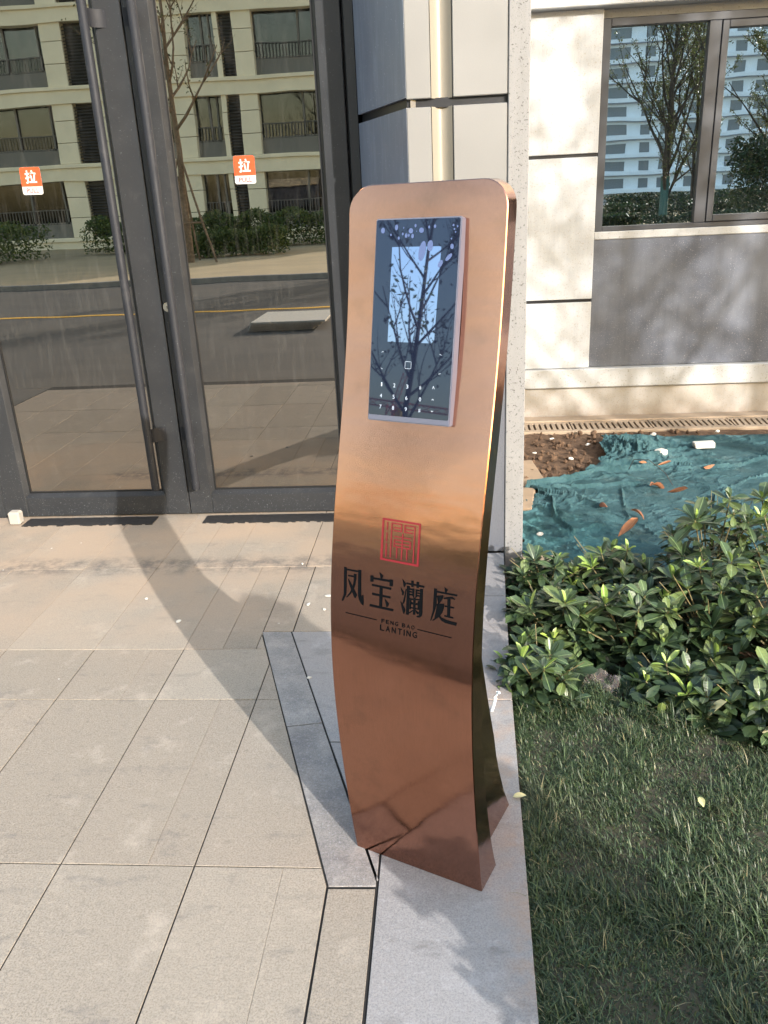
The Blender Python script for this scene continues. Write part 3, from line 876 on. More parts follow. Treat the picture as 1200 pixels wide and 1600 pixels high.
# window: fixed light on the left, casements after it
wx0, wx1, wz0, wz1 = 0.9675, 4.0, 1.1225, 2.322
wf = MB()
fy0, fy1 = YW + 0.026, YW + 0.10
wf.bbox(wx0, wx0 + .050, fy0, fy1, wz0, wz1, .003)
for x in (1.588, 2.33, 2.98):
    wf.bbox(x, x + .072, fy0, fy1, wz0 + .0302, wz1 - .0452, .003)
wf.bbox(wx0 + .0502, wx1, fy0, fy1, wz0, wz0 + .030, .003); wf.bbox(wx0 + .0502, wx1, fy0, fy1, wz1 - .045, wz1, .003)
win = wf.build('window', 'window_paint', wall)
MB().box(wx0 + .045, 1.592, fy0 + .030, fy0 + .036, wz0 + .026, wz1 - .040).build('glass_pane', 'window_glass', win)
for xa, xb in ((1.660, 2.33), (2.402, 2.98)):
    s_ = MB(); a, b, c, d = xa + .002, xb - .002, wz0 + .033, wz1 - .048
    s_.bbox(a, a + .040, fy0 - .008, fy1 - .02, c, d, .003); s_.bbox(b - .040, b, fy0 - .008, fy1 - .02, c, d, .003)
    s_.bbox(a + .0402, b - .0402, fy0 - .008, fy1 - .02, c, c + .040, .003); s_.bbox(a + .0402, b - .0402, fy0 - .008, fy1 - .02, d - .040, d, .003)
    s_.build('casement', 'window_paint', win)
    MB().box(a + .036, b - .036, fy0 + .022, fy0 + .028, c + .036, d - .036).build('glass_pane', 'window_glass', win)
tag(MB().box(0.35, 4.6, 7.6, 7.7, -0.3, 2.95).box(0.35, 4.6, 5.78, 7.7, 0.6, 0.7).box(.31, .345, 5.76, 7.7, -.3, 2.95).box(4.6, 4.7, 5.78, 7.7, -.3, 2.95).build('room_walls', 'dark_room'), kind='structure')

# the entrance block's roof and outer walls
up = thing('entrance_block', 'blue grey outer walls and flat roof slab of the entrance block', 'building', (0, 6, 0), 'entrance building')
MB().box(-16, 0.29, 3.40, 14, 2.96, 3.5).build('roof_slab', 'facade_cream', up)
MB().box(0.30, 15, 5.50, 14, 2.96, 3.5).build('roof_slab', 'facade_cream', up)
MB().box(-16, -2.33, 3.60, 14, -0.3, 2.955).build('wall', 'blue_grey_stone', up)
MB().box(4.75, 15, 5.62, 14, -0.3, 2.955).build('wall', 'pale_render', up)
MB().box(-2.32, -0.34, 3.75, 4.1, 2.62, 2.955).build('transom_panel', 'frame_paint', up)
# drain channel along the wall
dr_ = thing('drain_channel', 'ochre concrete drain with slotted grating along the foot of the wall', 'drain', (1.8, 5.38, -0.1))
MB().bbox(X0, X1, 5.472, YW - .008, -0.30, -0.082, .006).build('kerb', 'drain_concrete', dr_)
MB().bbox(X0, X1, 5.225, 5.262, -0.30, -0.088, .006).build('kerb', 'drain_concrete', dr_)
MB().box(X0, X1, 5.26, 5.475, -0.3, -0.20).build('channel_bottom', 'joint_black', dr_)
for k in range(8):
    xa = X0 + 0.01 + k * 0.52; xb = xa + 0.512; mb = MB()
    mb.box(xa, xb, 5.264, 5.285, -0.125, -0.092 + random.uniform(-.004, .003)); mb.box(xa, xb, 5.438, 5.470, -0.125, -0.090)
    n = 14; w = (xb - xa) / n
    for i in range(n + 1):
        x = xa + i * w; sl = 0.012 if k >= 3 else 0.0
        mb.add([(max(xa, x - .011), 5.285, -.125), (min(xb, x + .011), 5.285, -.125), (min(xb, x + .011) + sl, 5.438, -.125), (max(xa, x - .011) + sl, 5.438, -.125),
                (max(xa, x - .011), 5.285, -.0925), (min(xb, x + .011), 5.285, -.0925), (min(xb, x + .011) + sl, 5.438, -.0905), (max(xa, x - .011) + sl, 5.438, -.0905)],
               [(0, 3, 2, 1), (4, 5, 6, 7), (0, 1, 5, 4), (1, 2, 6, 5), (2, 3, 7, 6), (3, 0, 4, 7)])
    mb.build('grate', 'drain_concrete', dr_)

# ------------------------------------------------------------------ planting bed
def hash2(x, y, s):
    return math.sin(x * 12.9898 * s + y * 78.233 * s + s * 3.1)
def fbm(x, y):
    return (math.sin(x * 9.1 + y * 4.3) + math.sin(x * 5.7 - y * 11.2 + 1.3) + .6 * math.sin(x * 21 + y * 17 + .4) + .4 * math.sin(x * 37 - y * 31 + 2.0)) / 3.0
mb = MB(); nx, ny = 110, 140
sx0, sx1, sy0, sy1 = 0.13, 4.6, 1.75, 5.26
vs = []
for j in range(ny + 1):
    for i in range(nx + 1):
        x = sx0 + (sx1 - sx0) * (i / nx) ** 1.4; y = sy0 + (sy1 - sy0) * j / ny
        k = min(1.0, max(0.0, (y - 1.9) / 0.5))
        z = -0.055 - 0.052 * k + 0.006 * fbm(x, y) + 0.004 * fbm(x * 3.1 + 2, y * 3.3) + random.uniform(-.004, .006)
        vs.append((x, y, z))
mb.add(vs, [(j * (nx + 1) + i, j * (nx + 1) + i + 1, (j + 1) * (nx + 1) + i + 1, (j + 1) * (nx + 1) + i) for j in range(ny) for i in range(nx)])
tag(mb.build('planting_bed', 'soil', smooth=True), kind='structure')
tag(MB().box(0.12, 6.0, -2.0, 2.0, -0.3, -0.035).build('lawn', 'lawn_soil'), kind='structure')
# clods of soil in the bare corner
mb = MB()
for k in range(420):
    x = random.uniform(0.31, 1.6); y = random.uniform(4.1, 5.22)
    if y < 5.08 and x > np.interp(y, [4.1, 4.22, 4.26, 4.43, 4.98], [.40, .46, .64, .79, .92]): continue
    if y >= 5.08 and random.random() < .3: continue
    r = random.choice([.006, .009, .012, .018])
    bm = bmesh.new(); bmesh.ops.create_icosphere(bm, subdivisions=1, radius=r)
    for v in bm.verts: v.co = v.co * random.uniform(.7, 1.2) + Vector((x, y, -0.100 + random.uniform(0, .012)))
    mb.frombm(bm)
tag(mb.build('soil_clods', 'soil'), kind='stuff')

# teal netting
LB = [(2.2, 0.42), (2.6, 0.42), (3.0, 0.43), (3.05, 0.42), (3.10, 0.384), (3.33, 0.345), (3.80, 0.392), (3.94, 0.462), (4.05, 0.50), (4.10, 0.46), (4.16, 0.44), (4.22, 0.50), (4.26, 0.68), (4.43, 0.835), (4.6, .90), (4.8, 0.93), (4.98, 0.955), (5.03, 1.0)]
ly = [a for a, b in LB]; lx = [b for a, b in LB]
ns, nt = 260, 260
LBX = [(2.92, 0.30), (3.0, 0.31), (3.33, 0.315), (3.80, 0.33), (3.94, 0.40), (4.05, 0.47), (4.10, 0.42), (4.16, 0.40), (4.22, 0.50), (4.26, 0.68), (4.43, 0.835), (4.6, .90), (4.8, 0.93), (4.98, 0.955), (5.03, 1.0)]
ly = [a for a, b in LBX]; lx = [b for a, b in LBX]
YY = np.linspace(2.92, 4.99, nt + 1)[:, None] + np.zeros((1, ns + 1))
SS = (np.linspace(0, 1, ns + 1)[None, :]) ** 1.5 + np.zeros((nt + 1, 1))
XL = np.interp(YY, ly, lx)
XX = XL + (3.4 - XL) * SS
rg = np.random.default_rng(5)
def waves(x, y, f0, n, ridge, aniso=1.0, ang=None):
    out = np.zeros_like(x)
    wx = x + .05 * np.sin(y * 7 + 1) + .03 * np.sin(y * 17 + x * 9); wy = y + .05 * np.sin(x * 8) + .03 * np.sin(x * 19 - y * 6)
    for k in range(n):
        a_ = rg.uniform(0, np.pi) if ang is None else rg.normal(ang, .35)
        f = f0 * rg.uniform(.6, 1.7)
        s_ = np.sin(f * (np.cos(a_) * wx + np.sin(a_) * wy) + rg.uniform(0, 6.28) + 1.3 * np.sin(f * .37 * (np.sin(a_) * wx - np.cos(a_) * wy) + rg.uniform(0, 6.28)))
        out += (1 - np.abs(s_)) ** ridge if ridge else s_
    return out / n
E_ = XX - XL
ZZ = .014 * waves(XX, YY, 9, 4, 0) + .055 * (waves(XX, YY, 13, 4, 4.0, ang=1.2)) * (.22 + np.exp(-E_ * 2.2)) + .024 * waves(XX, YY, 30, 5, 4.0) + .007 * waves(XX, YY, 85, 6, 3.0)
DD = np.hypot((XX - 1.08) / .20, (YY - 4.72) / .22)
ZZ += .07 * np.exp(-DD ** 2) * (.6 + 1.5 * waves(XX, YY, 38, 4, 2.2))
ZZ += .025 * np.exp(-((YY - (4.30 + .45 * (XX - .6))) / .03) ** 2) * np.exp(-((XX - 1.0) / .5) ** 2)
ZZ += .014 * np.exp(-((YY - 4.95) / .05) ** 2)
rr_ = random.Random(77)
def crease(pts, hgt, wid):
    global ZZ
    n_ = len(pts)
    for (xa, ya), (xb, yb) in zip(pts[:-1], pts[1:]):
        L_ = math.hypot(xb - xa, yb - ya); tx, ty = (xb - xa) / L_, (yb - ya) / L_
        s_ = np.clip((XX - xa) * tx + (YY - ya) * ty, 0, L_)
        d_ = (XX - xa - s_ * tx) * -ty + (YY - ya - s_ * ty) * tx
        e_ = np.hypot(XX - xa - s_ * tx, YY - ya - s_ * ty)
        prof = np.exp(-(e_ / wid) ** 2) * np.where(d_ > 0, 1.0, .55)
        ZZ = np.maximum(ZZ, ZZ * .3 + .75 * hgt * prof)
crease([(.40, 4.15), (.62, 4.22), (.86, 4.34), (1.12, 4.40), (1.34, 4.52)], .055, .016)
crease([(.44, 4.10), (.52, 3.92), (.50, 3.70), (.56, 3.5)], .050, .014)
crease([(.47, 4.08), (.62, 3.98), (.74, 3.80)], .045, .012)
crease([(.48, 4.12), (.72, 4.10), (1.0, 4.12)], .040, .012)
crease([(.92, 4.96), (1.2, 4.99), (1.6, 5.0), (2.2, 4.99)], .05, .018)
crease([(.96, 4.80), (1.06, 4.86), (1.18, 4.78), (1.26, 4.64)], .06, .014)
crease([(.98, 4.66), (1.08, 4.58), (1.20, 4.60)], .05, .013)
crease([(.93, 4.72), (1.04, 4.74), (1.14, 4.68)], .06, .012)
for k in range(34):
    x_, y_ = rr_.uniform(.35, 2.2), rr_.uniform(3.05, 4.95); a_ = rr_.gauss(.25, .7) if x_ > .7 else rr_.uniform(0, 3.1); P_ = [(x_, y_)]
    for i in range(rr_.randint(2, 4)):
        a_ += rr_.gauss(0, .35); l_ = rr_.uniform(.10, .22); P_.append((P_[-1][0] + l_ * math.cos(a_), P_[-1][1] + l_ * math.sin(a_)))
    crease(P_, rr_.uniform(.016, .038), rr_.uniform(.007, .014))
ZZ -= .018
YJ = YY + .014 * np.sin(XX * 9) + .02 * np.sin(XX * 23 + 1) * np.exp(-((YY - 2.92) / .1) ** 2) + .012 * np.sin(XX * 31) * np.exp(-((YY - 5.03) / .05) ** 2)
XJ = XX + (.012 * np.sin(YY * 41) + .010 * np.sin(YY * 83 + 2)) * np.exp(-E_ / .05)
vs = list(zip(XJ.ravel().tolist(), YJ.ravel().tolist(), np.maximum(ZZ - .076, -.086).ravel().tolist()))
fs = []
for j in range(nt):
    for i in range(ns):
        a = j * (ns + 1) + i
        x, y, _ = vs[a]
        if math.hypot((x - 0.53) / 0.10, (y - 3.02) / 0.10) < 1.0 + 0.35 * math.sin(x * 40 + y * 23): continue   # torn hole
        fs.append((a, a + 1, a + ns + 2, a + ns + 1))
tag(MB().add([(x, y, z + 0.09) for x, y, z in vs], fs).build('ground_netting', 'tarp_net', smooth=True, fix=False), 'teal dust netting spread over the bare soil behind the shrubs', 'netting').location = (0, 0, -0.09)

# ------------------------------------------------------------------ kiosk
KA = Vector((-0.2222, 1.4523, 0.0)); KU = Vector((0.91049663, -0.4135165, 0)); KV = Vector((0.4135165, 0.91049663, 0)); KW = 0.3045; KH = 1.397
PC = [0.581629257762202, -2.2513969006154113, 2.9330639938014733, -1.4510408215638313, 0.422537142550664, -0.1802314139358371, 0.0]
def KF(z):
    r = 0.0
    for c in PC: r = r * z + c
    return r
def KT(z): return 0.042 + 0.040 * math.exp(-z / 0.2)
def K(u, v, z): return KA + KU * u + KV * v + Vector((0, 0, z + 0.001))
kb = K(KW / 2, 0.06, -0.001)
kiosk = thing('entry_kiosk', 'tall curved brushed copper kiosk with an intercom screen, standing by the lawn edge', 'kiosk', kb)
def outline(ins):
    """rounded-top outline of the front sheet in (u, z), counter clockwise from the lower left"""
    r = 0.046 - ins
    pts = [(KW - ins, 0.0)]
    for z in np.linspace(0, KH - 0.046, 44)[1:]: pts.append((KW - ins, float(z)))
    for k in range(1, 9):
        a = math.pi / 2 * k / 8; pts.append((KW - 0.046 + r * math.cos(a), KH - 0.046 + r * math.sin(a)))
    return pts
bm = bmesh.new()
def rowsof(ins):
    return outline(ins)
R0, R1 = rowsof(0.0016), rowsof(0.0)
nc = 10
def ring(rw, dv):
    out = []
    for (u, z) in rw:
        out.append((bm.verts.new(K(KW - u, KF(z) + dv(z), z)), bm.verts.new(K(u, KF(z) + dv(z), z))))
    return out
grid = []
for (u, z) in R0:
    grid.append([bm.verts.new(K((KW - u) + (2 * u - KW) * i / nc, KF(z), z)) for i in range(nc + 1)])
for a, b in zip(grid[:-1], grid[1:]):
    for i in range(nc): bm.faces.new((a[i], a[i + 1], b[i + 1], b[i]))
rA = ring(R1, lambda z: 0.0016); rB = ring(R1, lambda z: KT(z))
for k in range(len(R1) - 1):
    for sd_ in (0, 1):
        g = (grid[k][0], grid[k + 1][0]) if sd_ == 0 else (grid[k][nc], grid[k + 1][nc])
        bm.faces.new((g[0], g[1], rA[k + 1][sd_], rA[k][sd_]))
        bm.faces.new((rA[k][sd_], rA[k + 1][sd_], rB[k + 1][sd_], rB[k][sd_]))
    bm.faces.new((rB[k][0], rB[k][1], rB[k + 1][1], rB[k + 1][0]))
gt = grid[-1]
bm.faces.new(tuple(gt) + (rA[-1][1], rA[-1][0])); bm.faces.new((rA[-1][0], rA[-1][1], rB[-1][1], rB[-1][0]))
bm.faces.new((rA[0][0], rA[0][1], rB[0][1], rB[0][0]))
MB().frombm(bm).build('front_body', 'brushed_copper', kiosk, smooth=True)
# rear support, narrower than the front
rz = [0.0, .07, .149, .2, .267, .33, .389, .463, .54, .62, .70, .80]
rv = [.274, .237, .205, .188, .172, .152, .134, .113, .092, .068, .048, .046]
bm = bmesh.new(); L = []
for zz, vv in zip(rz, rv):
    fr = KF(zz) + KT(zz) - 0.004
    vv = max(vv, fr + 0.006)
    L.append([bm.verts.new(K(u, v, zz)) for u, v in ((0.04, fr), (KW - 0.04, fr), (KW - 0.04, vv), (0.04, vv))])
for a, b in zip(L[:-1], L[1:]):
    for i in range(4): bm.faces.new((a[i], a[(i + 1) % 4], b[(i + 1) % 4], b[i]))
bm.faces.new(L[0]); bm.faces.new(L[-1])
MB().frombm(bm).build('rear_support', 'brushed_copper', kiosk, smooth=True)

def onfront(vs2, fs2, off, name, mat, parent):
    """flat lettering laid on the curved front; u, z in metres"""
    b = bmesh.new()
    bv = [b.verts.new((x, 0, y)) for x, y in vs2]
    for f in fs2:
        try: b.faces.new([bv[i] for i in f])
        except ValueError: pass
    lo, hi = min(y for _, y in vs2), max(y for _, y in vs2)
    z = math.ceil(lo * 100) / 100
    while z < hi:
        bmesh.ops.bisect_plane(b, geom=list(b.verts) + list(b.edges) + list(b.faces), plane_co=(0, 0, z), plane_no=(0, 0, 1)); z += 0.01
    for v in b.verts:
        u, zz = v.co.x, v.co.z
        v.co = K(u, KF(zz) - off, zz)
    m = MB().frombm(b)
    return m.build(name, mat, parent, fix=False)
FENG=[[(301,7135),(361,7131),(369,6751),(364,6589),(296,6455),(262,6456),(309,6590),(309,6793)],[(356,7110),(624,7113),(625,7078),(358,7078)],[(617,7130),(681,7133),(684,6965),(687,6691),(715,6601),(749,6490),(752,6443),(704,6470),(649,6546),(627,6638),(623,6849)],[(726,6656),(747,6649),(758,6513),(749,6447),(715,6601)],[(397,6994),(522,6996),(523,6966),(398,6964)],[(521,7033),(580,7036),(579,6926),(559,6806),(514,6692),(451,6605),(389,6542),(361,6540),(444,6652),(497,6763),(524,6895)],[(396,6917),(412,6912),(487,6814),(543,6729),(608,6628),(577,6559),(547,6570),(472,6716),(427,6814)]]
BAO=[[(1075,7164),(1164,7109),(1144,7049),(1110,7038)],[(886,7067),(955,7072),(956,6952),(889,6946)],[(948,7039),(1309,7050),(1311,7004),(950,7003)],[(1299,7061),(1371,7061),(1371,6935),(1304,6928)],[(925,6908),(1344,6905),(1341,6863),(927,6870)],[(1093,6901),(1159,6903),(1162,6473),(1097,6466)],[(938,6737),(1335,6732),(1331,6693),(939,6694)],[(892,6504),(1402,6499),(1396,6453),(887,6457)],[(1211,6675),(1308,6586),(1285,6524),(1253,6514)]]
LAN=[[(1566,7118),(1650,7036),(1623,6970),(1601,6972)],[(1538,6955),(1619,6863),(1601,6803),(1580,6807)],[(1544,6690),(1603,6615),(1657,6534),(1633,6449),(1614,6457),(1573,6575)],[(1647,6941),(1664,6938),(1636,6690),(1602,6632),(1589,6647),(1620,6778)],[(1655,7063),(2023,7061),(2020,7023),(1654,7031)],[(1751,7117),(1800,7118),(1802,7002),(1756,6999)],[(1860,7114),(1916,7116),(1915,7002),(1865,7000)],[(1670,7003),(1729,7002),(1729,6451),(1670,6447)],[(1940,6995),(1999,6998),(2008,6535),(1996,6481),(1957,6442),(1897,6438),(1890,6460),(1938,6481),(1950,6535)],[(1715,6964),(1818,6965),(1818,6936),(1717,6933)],[(1718,6914),(1819,6916),(1817,6891),(1719,6887)],[(1720,6864),(1821,6866),(1820,6840),(1722,6833)],[(1782,6971),(1824,6970),(1827,6794),(1787,6832)],[(1849,6966),(1881,6966),(1884,6827),(1851,6799)],[(1849,6964),(1951,6964),(1950,6940),(1850,6935)],[(1851,6916),(1951,6915),(1950,6893),(1853,6889)],[(1854,6866),(1954,6867),(1953,6842),(1855,6839)],[(1731,6776),(1960,6796),(1959,6772),(1730,6744)],[(1738,6744),(1771,6743),(1766,6567),(1737,6567)],[(1904,6755),(1940,6759),(1938,6589),(1907,6583)],[(1812,6803),(1857,6804),(1863,6477),(1814,6475)],[(1747,6689),(1929,6692),(1927,6671),(1748,6666)],[(1750,6610),(1926,6612),(1924,6589),(1751,6587)],[(1770,6716),(1807,6700),(1802,6671),(1769,6681)],[(1862,6699),(1898,6717),(1895,6689),(1863,6671)],[(1807,6563),(1832,6557),(1767,6498),(1728,6479),(1730,6500)],[(1855,6573),(1880,6566),(1942,6533),(1919,6492),(1888,6511)]]
TING=[[(2424,7113),(2493,7071),(2468,7010),(2436,7011)],[(2220,7052),(2278,7054),(2285,6746),(2245,6593),(2192,6433),(2171,6425),(2219,6644),(2219,6823)],[(2275,7015),(2685,7017),(2678,6983),(2277,6983)],[(2286,6929),(2408,6957),(2413,6925),(2385,6854),(2325,6754),(2292,6720),(2285,6746),(2344,6846),(2358,6909),(2288,6902)],[(2289,6775),(2434,6802),(2436,6731),(2409,6625),(2337,6521),(2251,6447),(2216,6434),(2218,6454),(2307,6537),(2361,6627),(2381,6742),(2291,6734)],[(2304,6716),(2320,6708),(2339,6611),(2390,6531),(2485,6506),(2704,6492),(2692,6433),(2476,6442),(2392,6475),(2336,6538)],[(2416,6912),(2542,6954),(2593,6961),(2653,6920),(2642,6913),(2555,6919),(2418,6886)],[(2495,6918),(2555,6924),(2564,6566),(2505,6560)],[(2447,6775),(2636,6775),(2633,6747),(2449,6747)],[(2451,6591),(2632,6586),(2628,6555),(2453,6561)]]
SEAL=[[(1075,8179),(1869,8175),(1866,8142),(1075,8143)],[(1075,8179),(1112,8176),(1126,7423),(1079,7423)],[(1833,8166),(1869,8175),(1880,7398),(1841,7391)],[(1078,7438),(1882,7431),(1881,7390),(1079,7401)],[(1175,8116),(1198,8119),(1199,7967),(1176,7964)],[(1176,7920),(1199,7924),(1202,7760),(1179,7757)],[(1175,7723),(1204,7727),(1209,7474),(1181,7469)],[(1269,8118),(1292,8118),(1301,7473),(1274,7473)],[(1269,8120),(1490,8116),(1492,8095),(1271,8098)],[(1468,8111),(1493,8114),(1499,7970),(1473,7966)],[(1320,8041),(1480,8043),(1482,8024),(1321,8021)],[(1318,7988),(1483,7990),(1485,7967),(1320,7966)],[(1535,8104),(1561,8108),(1566,7969),(1541,7965)],[(1539,8111),(1766,8110),(1768,8091),(1541,8091)],[(1564,8039),(1724,8042),(1726,8022),(1565,8019)],[(1550,7986),(1719,7987),(1721,7966),(1552,7965)],[(1743,8103),(1769,8102),(1780,7443),(1754,7443)],[(1503,7942),(1531,7946),(1535,7466),(1507,7462)],[(1341,7881),(1693,7883),(1695,7865),(1343,7862)],[(1346,7821),(1694,7826),(1695,7807),(1348,7803)],[(1364,7753),(1683,7764),(1684,7746),(1365,7734)],[(1345,7700),(1696,7699),(1698,7678),(1346,7680)],[(1341,7817),(1363,7820),(1360,7681),(1337,7678)],[(1672,7822),(1696,7826),(1699,7689),(1675,7685)],[(1402,7680),(1427,7684),(1429,7479),(1405,7475)],[(1610,7697),(1636,7701),(1643,7476),(1617,7472)]]
def strokes(St, name, mat, off=0.0006):
    vs, fs = [], []
    for k, P in enumerate(St):
        b0 = len(vs); vs += [(x / 1e4, y / 1e4) for x, y in P]; fs.append(tuple(range(b0, len(vs))))
    b = bmesh.new(); bv = [b.verts.new((x, 0, y)) for x, y in vs]
    fl = [b.faces.new([bv[i] for i in f]) for f in fs]
    bmesh.ops.triangulate(b, faces=fl)
    b.verts.index_update()
    v2 = [(v.co.x, v.co.z) for v in b.verts]; f2 = [tuple(v.index for v in f.verts) for f in b.faces]
    b.free()
    o = onfront(v2, f2, off, name, mat, kiosk)
    return o
strokes(FENG, 'lettering', 'ink_black'); strokes(BAO, 'lettering', 'ink_black'); strokes(LAN, 'lettering', 'ink_black'); strokes(TING, 'lettering', 'ink_black')
strokes(SEAL, 'seal_emblem', 'ink_red')['label'] = 'red square seal emblem'
for u0, u1, z0, z1 in ((.0359, .1048, .6224, .6212), (.1916, .2609, .6200, .6182)):
    onfront([(u0, z0 - .0008), (u1, z1 - .0008), (u1, z1 + .0008), (u0, z0 + .0008)], [(0, 1, 2, 3)], .0006, 'rule_line', 'ink_black', kiosk)
def latin(word, u0, u1, z0, z1, gap):
    n = len(word.replace(' ', ''))
    wsum = sum({'I': .25, ' ': .35}.get(c, 1.0) for c in word) + gap * (len(word) - 1)
    unit = (u1 - u0) / wsum; u = u0; V, F_ = [], []
    for i, c in enumerate(word):
        w = {'I': .25, ' ': .35}.get(c, 1.0) * unit
        if c != ' ':
            v, f_ = textmb(c, w, z1 - z0, 0.012)
            b0 = len(V); V += [(u + x, z0 + y) for x, y in v]; F_ += [tuple(b0 + k for k in q) for q in f_]
        u += w + gap * unit
    onfront(V, F_, .0006, 'lettering', 'ink_black', kiosk)
latin('FENG BAO', .1151, .1856, .6180, .6258, .42)
latin('LANTING', .1121, .1906, .6018, .6137, .42)

# intercom: a flat slab leaning with the sheet
q0, q1 = (0.0535, 0.991), (0.1222, 1.337)         # (v, z) of the back plane, lower and upper
tl = (q1[0] - q0[0]) / (q1[1] - q0[1])
nrm = Vector((-1, tl)).normalized()               # in (v, z): towards the viewer
def D(u, s_, d):
    """u across, s_ 0..1 up the intercom, d off the back plane"""
    v = q0[0] + (q1[0] - q0[0]) * s_ + nrm.x * d; z = q0[1] + (q1[1] - q0[1]) * s_ + nrm.y * d
    return K(u, v, z)
DU0, DU1, DT = 0.0665, 0.2305, 0.0165
def dbox(u0, u1, s0, s1, d0, d1, ch):
    bm = bmesh.new(); bmesh.ops.create_cube(bm, size=1.0)
    Ls = 0.3527
    for v in bm.verts: v.co = ((u0 + u1) / 2 + v.co.x * (u1 - u0), ((s0 + s1) / 2 + v.co.y * (s1 - s0)) * Ls, (d0 + d1) / 2 + v.co.z * (d1 - d0))
    bmesh.ops.bevel(bm, geom=list(bm.edges), offset=ch, segments=2, affect='EDGES')
    for v in bm.verts: v.co = D(v.co.x, v.co.y / Ls, v.co.z)
    return MB().frombm(bm)
ic = dbox(DU0, DU1, 0.0, 1.0, -0.006, DT, 0.0016).build('intercom_panel', 'aluminium', kiosk, smooth=True)
def dpoly(P, d, name, mat, parent=ic):
    fl = []
    vs, fs = [], []
    for pl in P:
        b0 = len(vs); vs += [D(u, s_, d) for u, s_ in pl]; fs.append(tuple(range(b0, len(vs))))
    return MB().add(vs, fs).build(name, mat, parent, fix=False)
def drr(u0, u1, s0, s1, r):
    p = []
    rs = r / 0.3527
    for cx, cy, a0 in ((u1 - r, s0 + rs, -90), (u1 - r, s1 - rs, 0), (u0 + r, s1 - rs, 90), (u0 + r, s0 + rs, 180)):
        for k in range(5):
            a = math.radians(a0 + 90 * k / 4); p.append((cx + r * math.cos(a), cy + rs * math.sin(a)))
    return p
dpoly([drr(DU0 + .0022, DU1 - .0022, 0.030, 0.993, .0025)], DT + .0004, 'screen', 'screen_glass')
sy = lambda z: (z - 0.9955) / (1.3395 - 0.9955)
dpoly([[(.1010, sy(1.1340)), (.1925, sy(1.1340)), (.1960, sy(1.2925)), (.1012, sy(1.2925))]], DT + .0007, 'display', 'screen_mirror')
# keypad lettering, lit
def dtext(body, uc, z, hgt):
    v, f_ = textmb(body, hgt * (0.35 if body in '1' else 0.62), hgt, 0.0)
    w = max(x for x, _ in v)
    vs = [D(uc + x - w / 2, sy(z + y - hgt / 2), DT + .0008) for x, y in v]
    MB().add(vs, f_).build('key_symbol', 'key_lit', ic, fix=False)
for i, (c, u) in enumerate(zip('123*', (.0930, .1190, .1450, .1708))): dtext(c, u, 1.0600 - i * .0006, .0068)
for i, (c, u) in enumerate(zip('4560', (.0927, .1187, .1445, .1717))): dtext(c, u, 1.0400 - i * .0005, .0068)
for i, (c, u) in enumerate(zip('789#', (.0927, .1187, .1445, .1717))): dtext(c, u, 1.0205 - i * .0005, .0068)
def stroke2(pts, w, name='key_symbol'):
    P = []
    for (u0, z0), (u1, z1) in zip(pts[:-1], pts[1:]):
        du, dz = u1 - u0, z1 - z0; l_ = math.hypot(du, dz) or 1; nu, nz = -dz / l_ * w, du / l_ * w
        P.append([(u0 + nu, sy(z0 + nz)), (u0 - nu, sy(z0 - nz)), (u1 - nu, sy(z1 - nz)), (u1 + nu, sy(z1 + nz))])
    dpoly(P, DT + .0008, name, 'key_lit')
sq = [(.1395, 1.0895), (.1495, 1.0895), (.1505, 1.0905), (.1505, 1.1005), (.1495, 1.1015), (.1395, 1.1015), (.1385, 1.1005), (.1385, 1.0905), (.1395, 1.0895)]
stroke2(sq, .0003)
stroke2([(.1945, 1.0575), (.1965, 1.0625), (.1985, 1.0575)], .0004); stroke2([(.1945, 1.0385), (.1965, 1.0405), (.1985, 1.0385)], .0004); stroke2([(.1945, 1.0205), (.1965, 1.0185), (.1985, 1.0205)], .0004)
stroke2([(.090, 1.1150), (.0915, 1.1165), (.094, 1.1165)], .0003); stroke2([(.2045, 1.1160), (.207, 1.1160), (.2085, 1.1145)], .0003)
stroke2([(.090, 1.0885), (.0915, 1.0868), (.094, 1.0868)], .0003); stroke2([(.2045, 1.0835), (.207, 1.0835), (.2085, 1.085)], .0003)
# protective-film blisters and drops on the upper screen
spots = [(180, 145, 15, 20), (282, 126, 12, 20), (240, 176, 6, 9), (298, 200, 8, 11), (328, 172, 7, 10), (353, 184, 10, 16), (372, 182, 7, 10), (388, 152, 17, 18), (400, 188, 10, 16), (422, 118, 7, 12),
         (465, 150, 17, 18), (520, 130, 7, 10), (562, 126, 9, 12), (692, 122, 7, 8), (698, 148, 6, 7), (706, 168, 5, 6), (720, 130, 5, 8), (680, 264, 12, 18), (676, 212, 5, 6), (335, 130, 4, 6), (430, 156, 3, 5)]
def ell(cx, cy, a, b, rot, n=18):
    P = []
    for k in range(n):
        t_ = 2 * math.pi * k / n; x = a * math.cos(t_) * math.cos(rot) - b * math.sin(t_) * math.sin(rot); y = a * math.cos(t_) * math.sin(rot) + b * math.sin(t_) * math.cos(rot)
        X, Y = cx + x, cy + y
        tt = (Y - 72) / 1403.0
        xl = 135 - 70 * tt; xr = 742 - 110 * tt
        P.append((DU0 + .0022 + (X - xl) / (xr - xl) * (DU1 - DU0 - .0044), 0.993 - tt * 0.963))
    return P[::-1]
P = [ell(x, y, a, b, 0.1) for x, y, a, b in spots]
P += [ell(x, y, a, b, r) for x, y, a, b, r in [(468, 292, 24, 70, .22), (526, 256, 20, 38, .15), (596, 380, 14, 28, .5), (656, 336, 13, 32, .75)]]
dpoly(P, DT + .0010, 'film_blisters', 'film_spot')

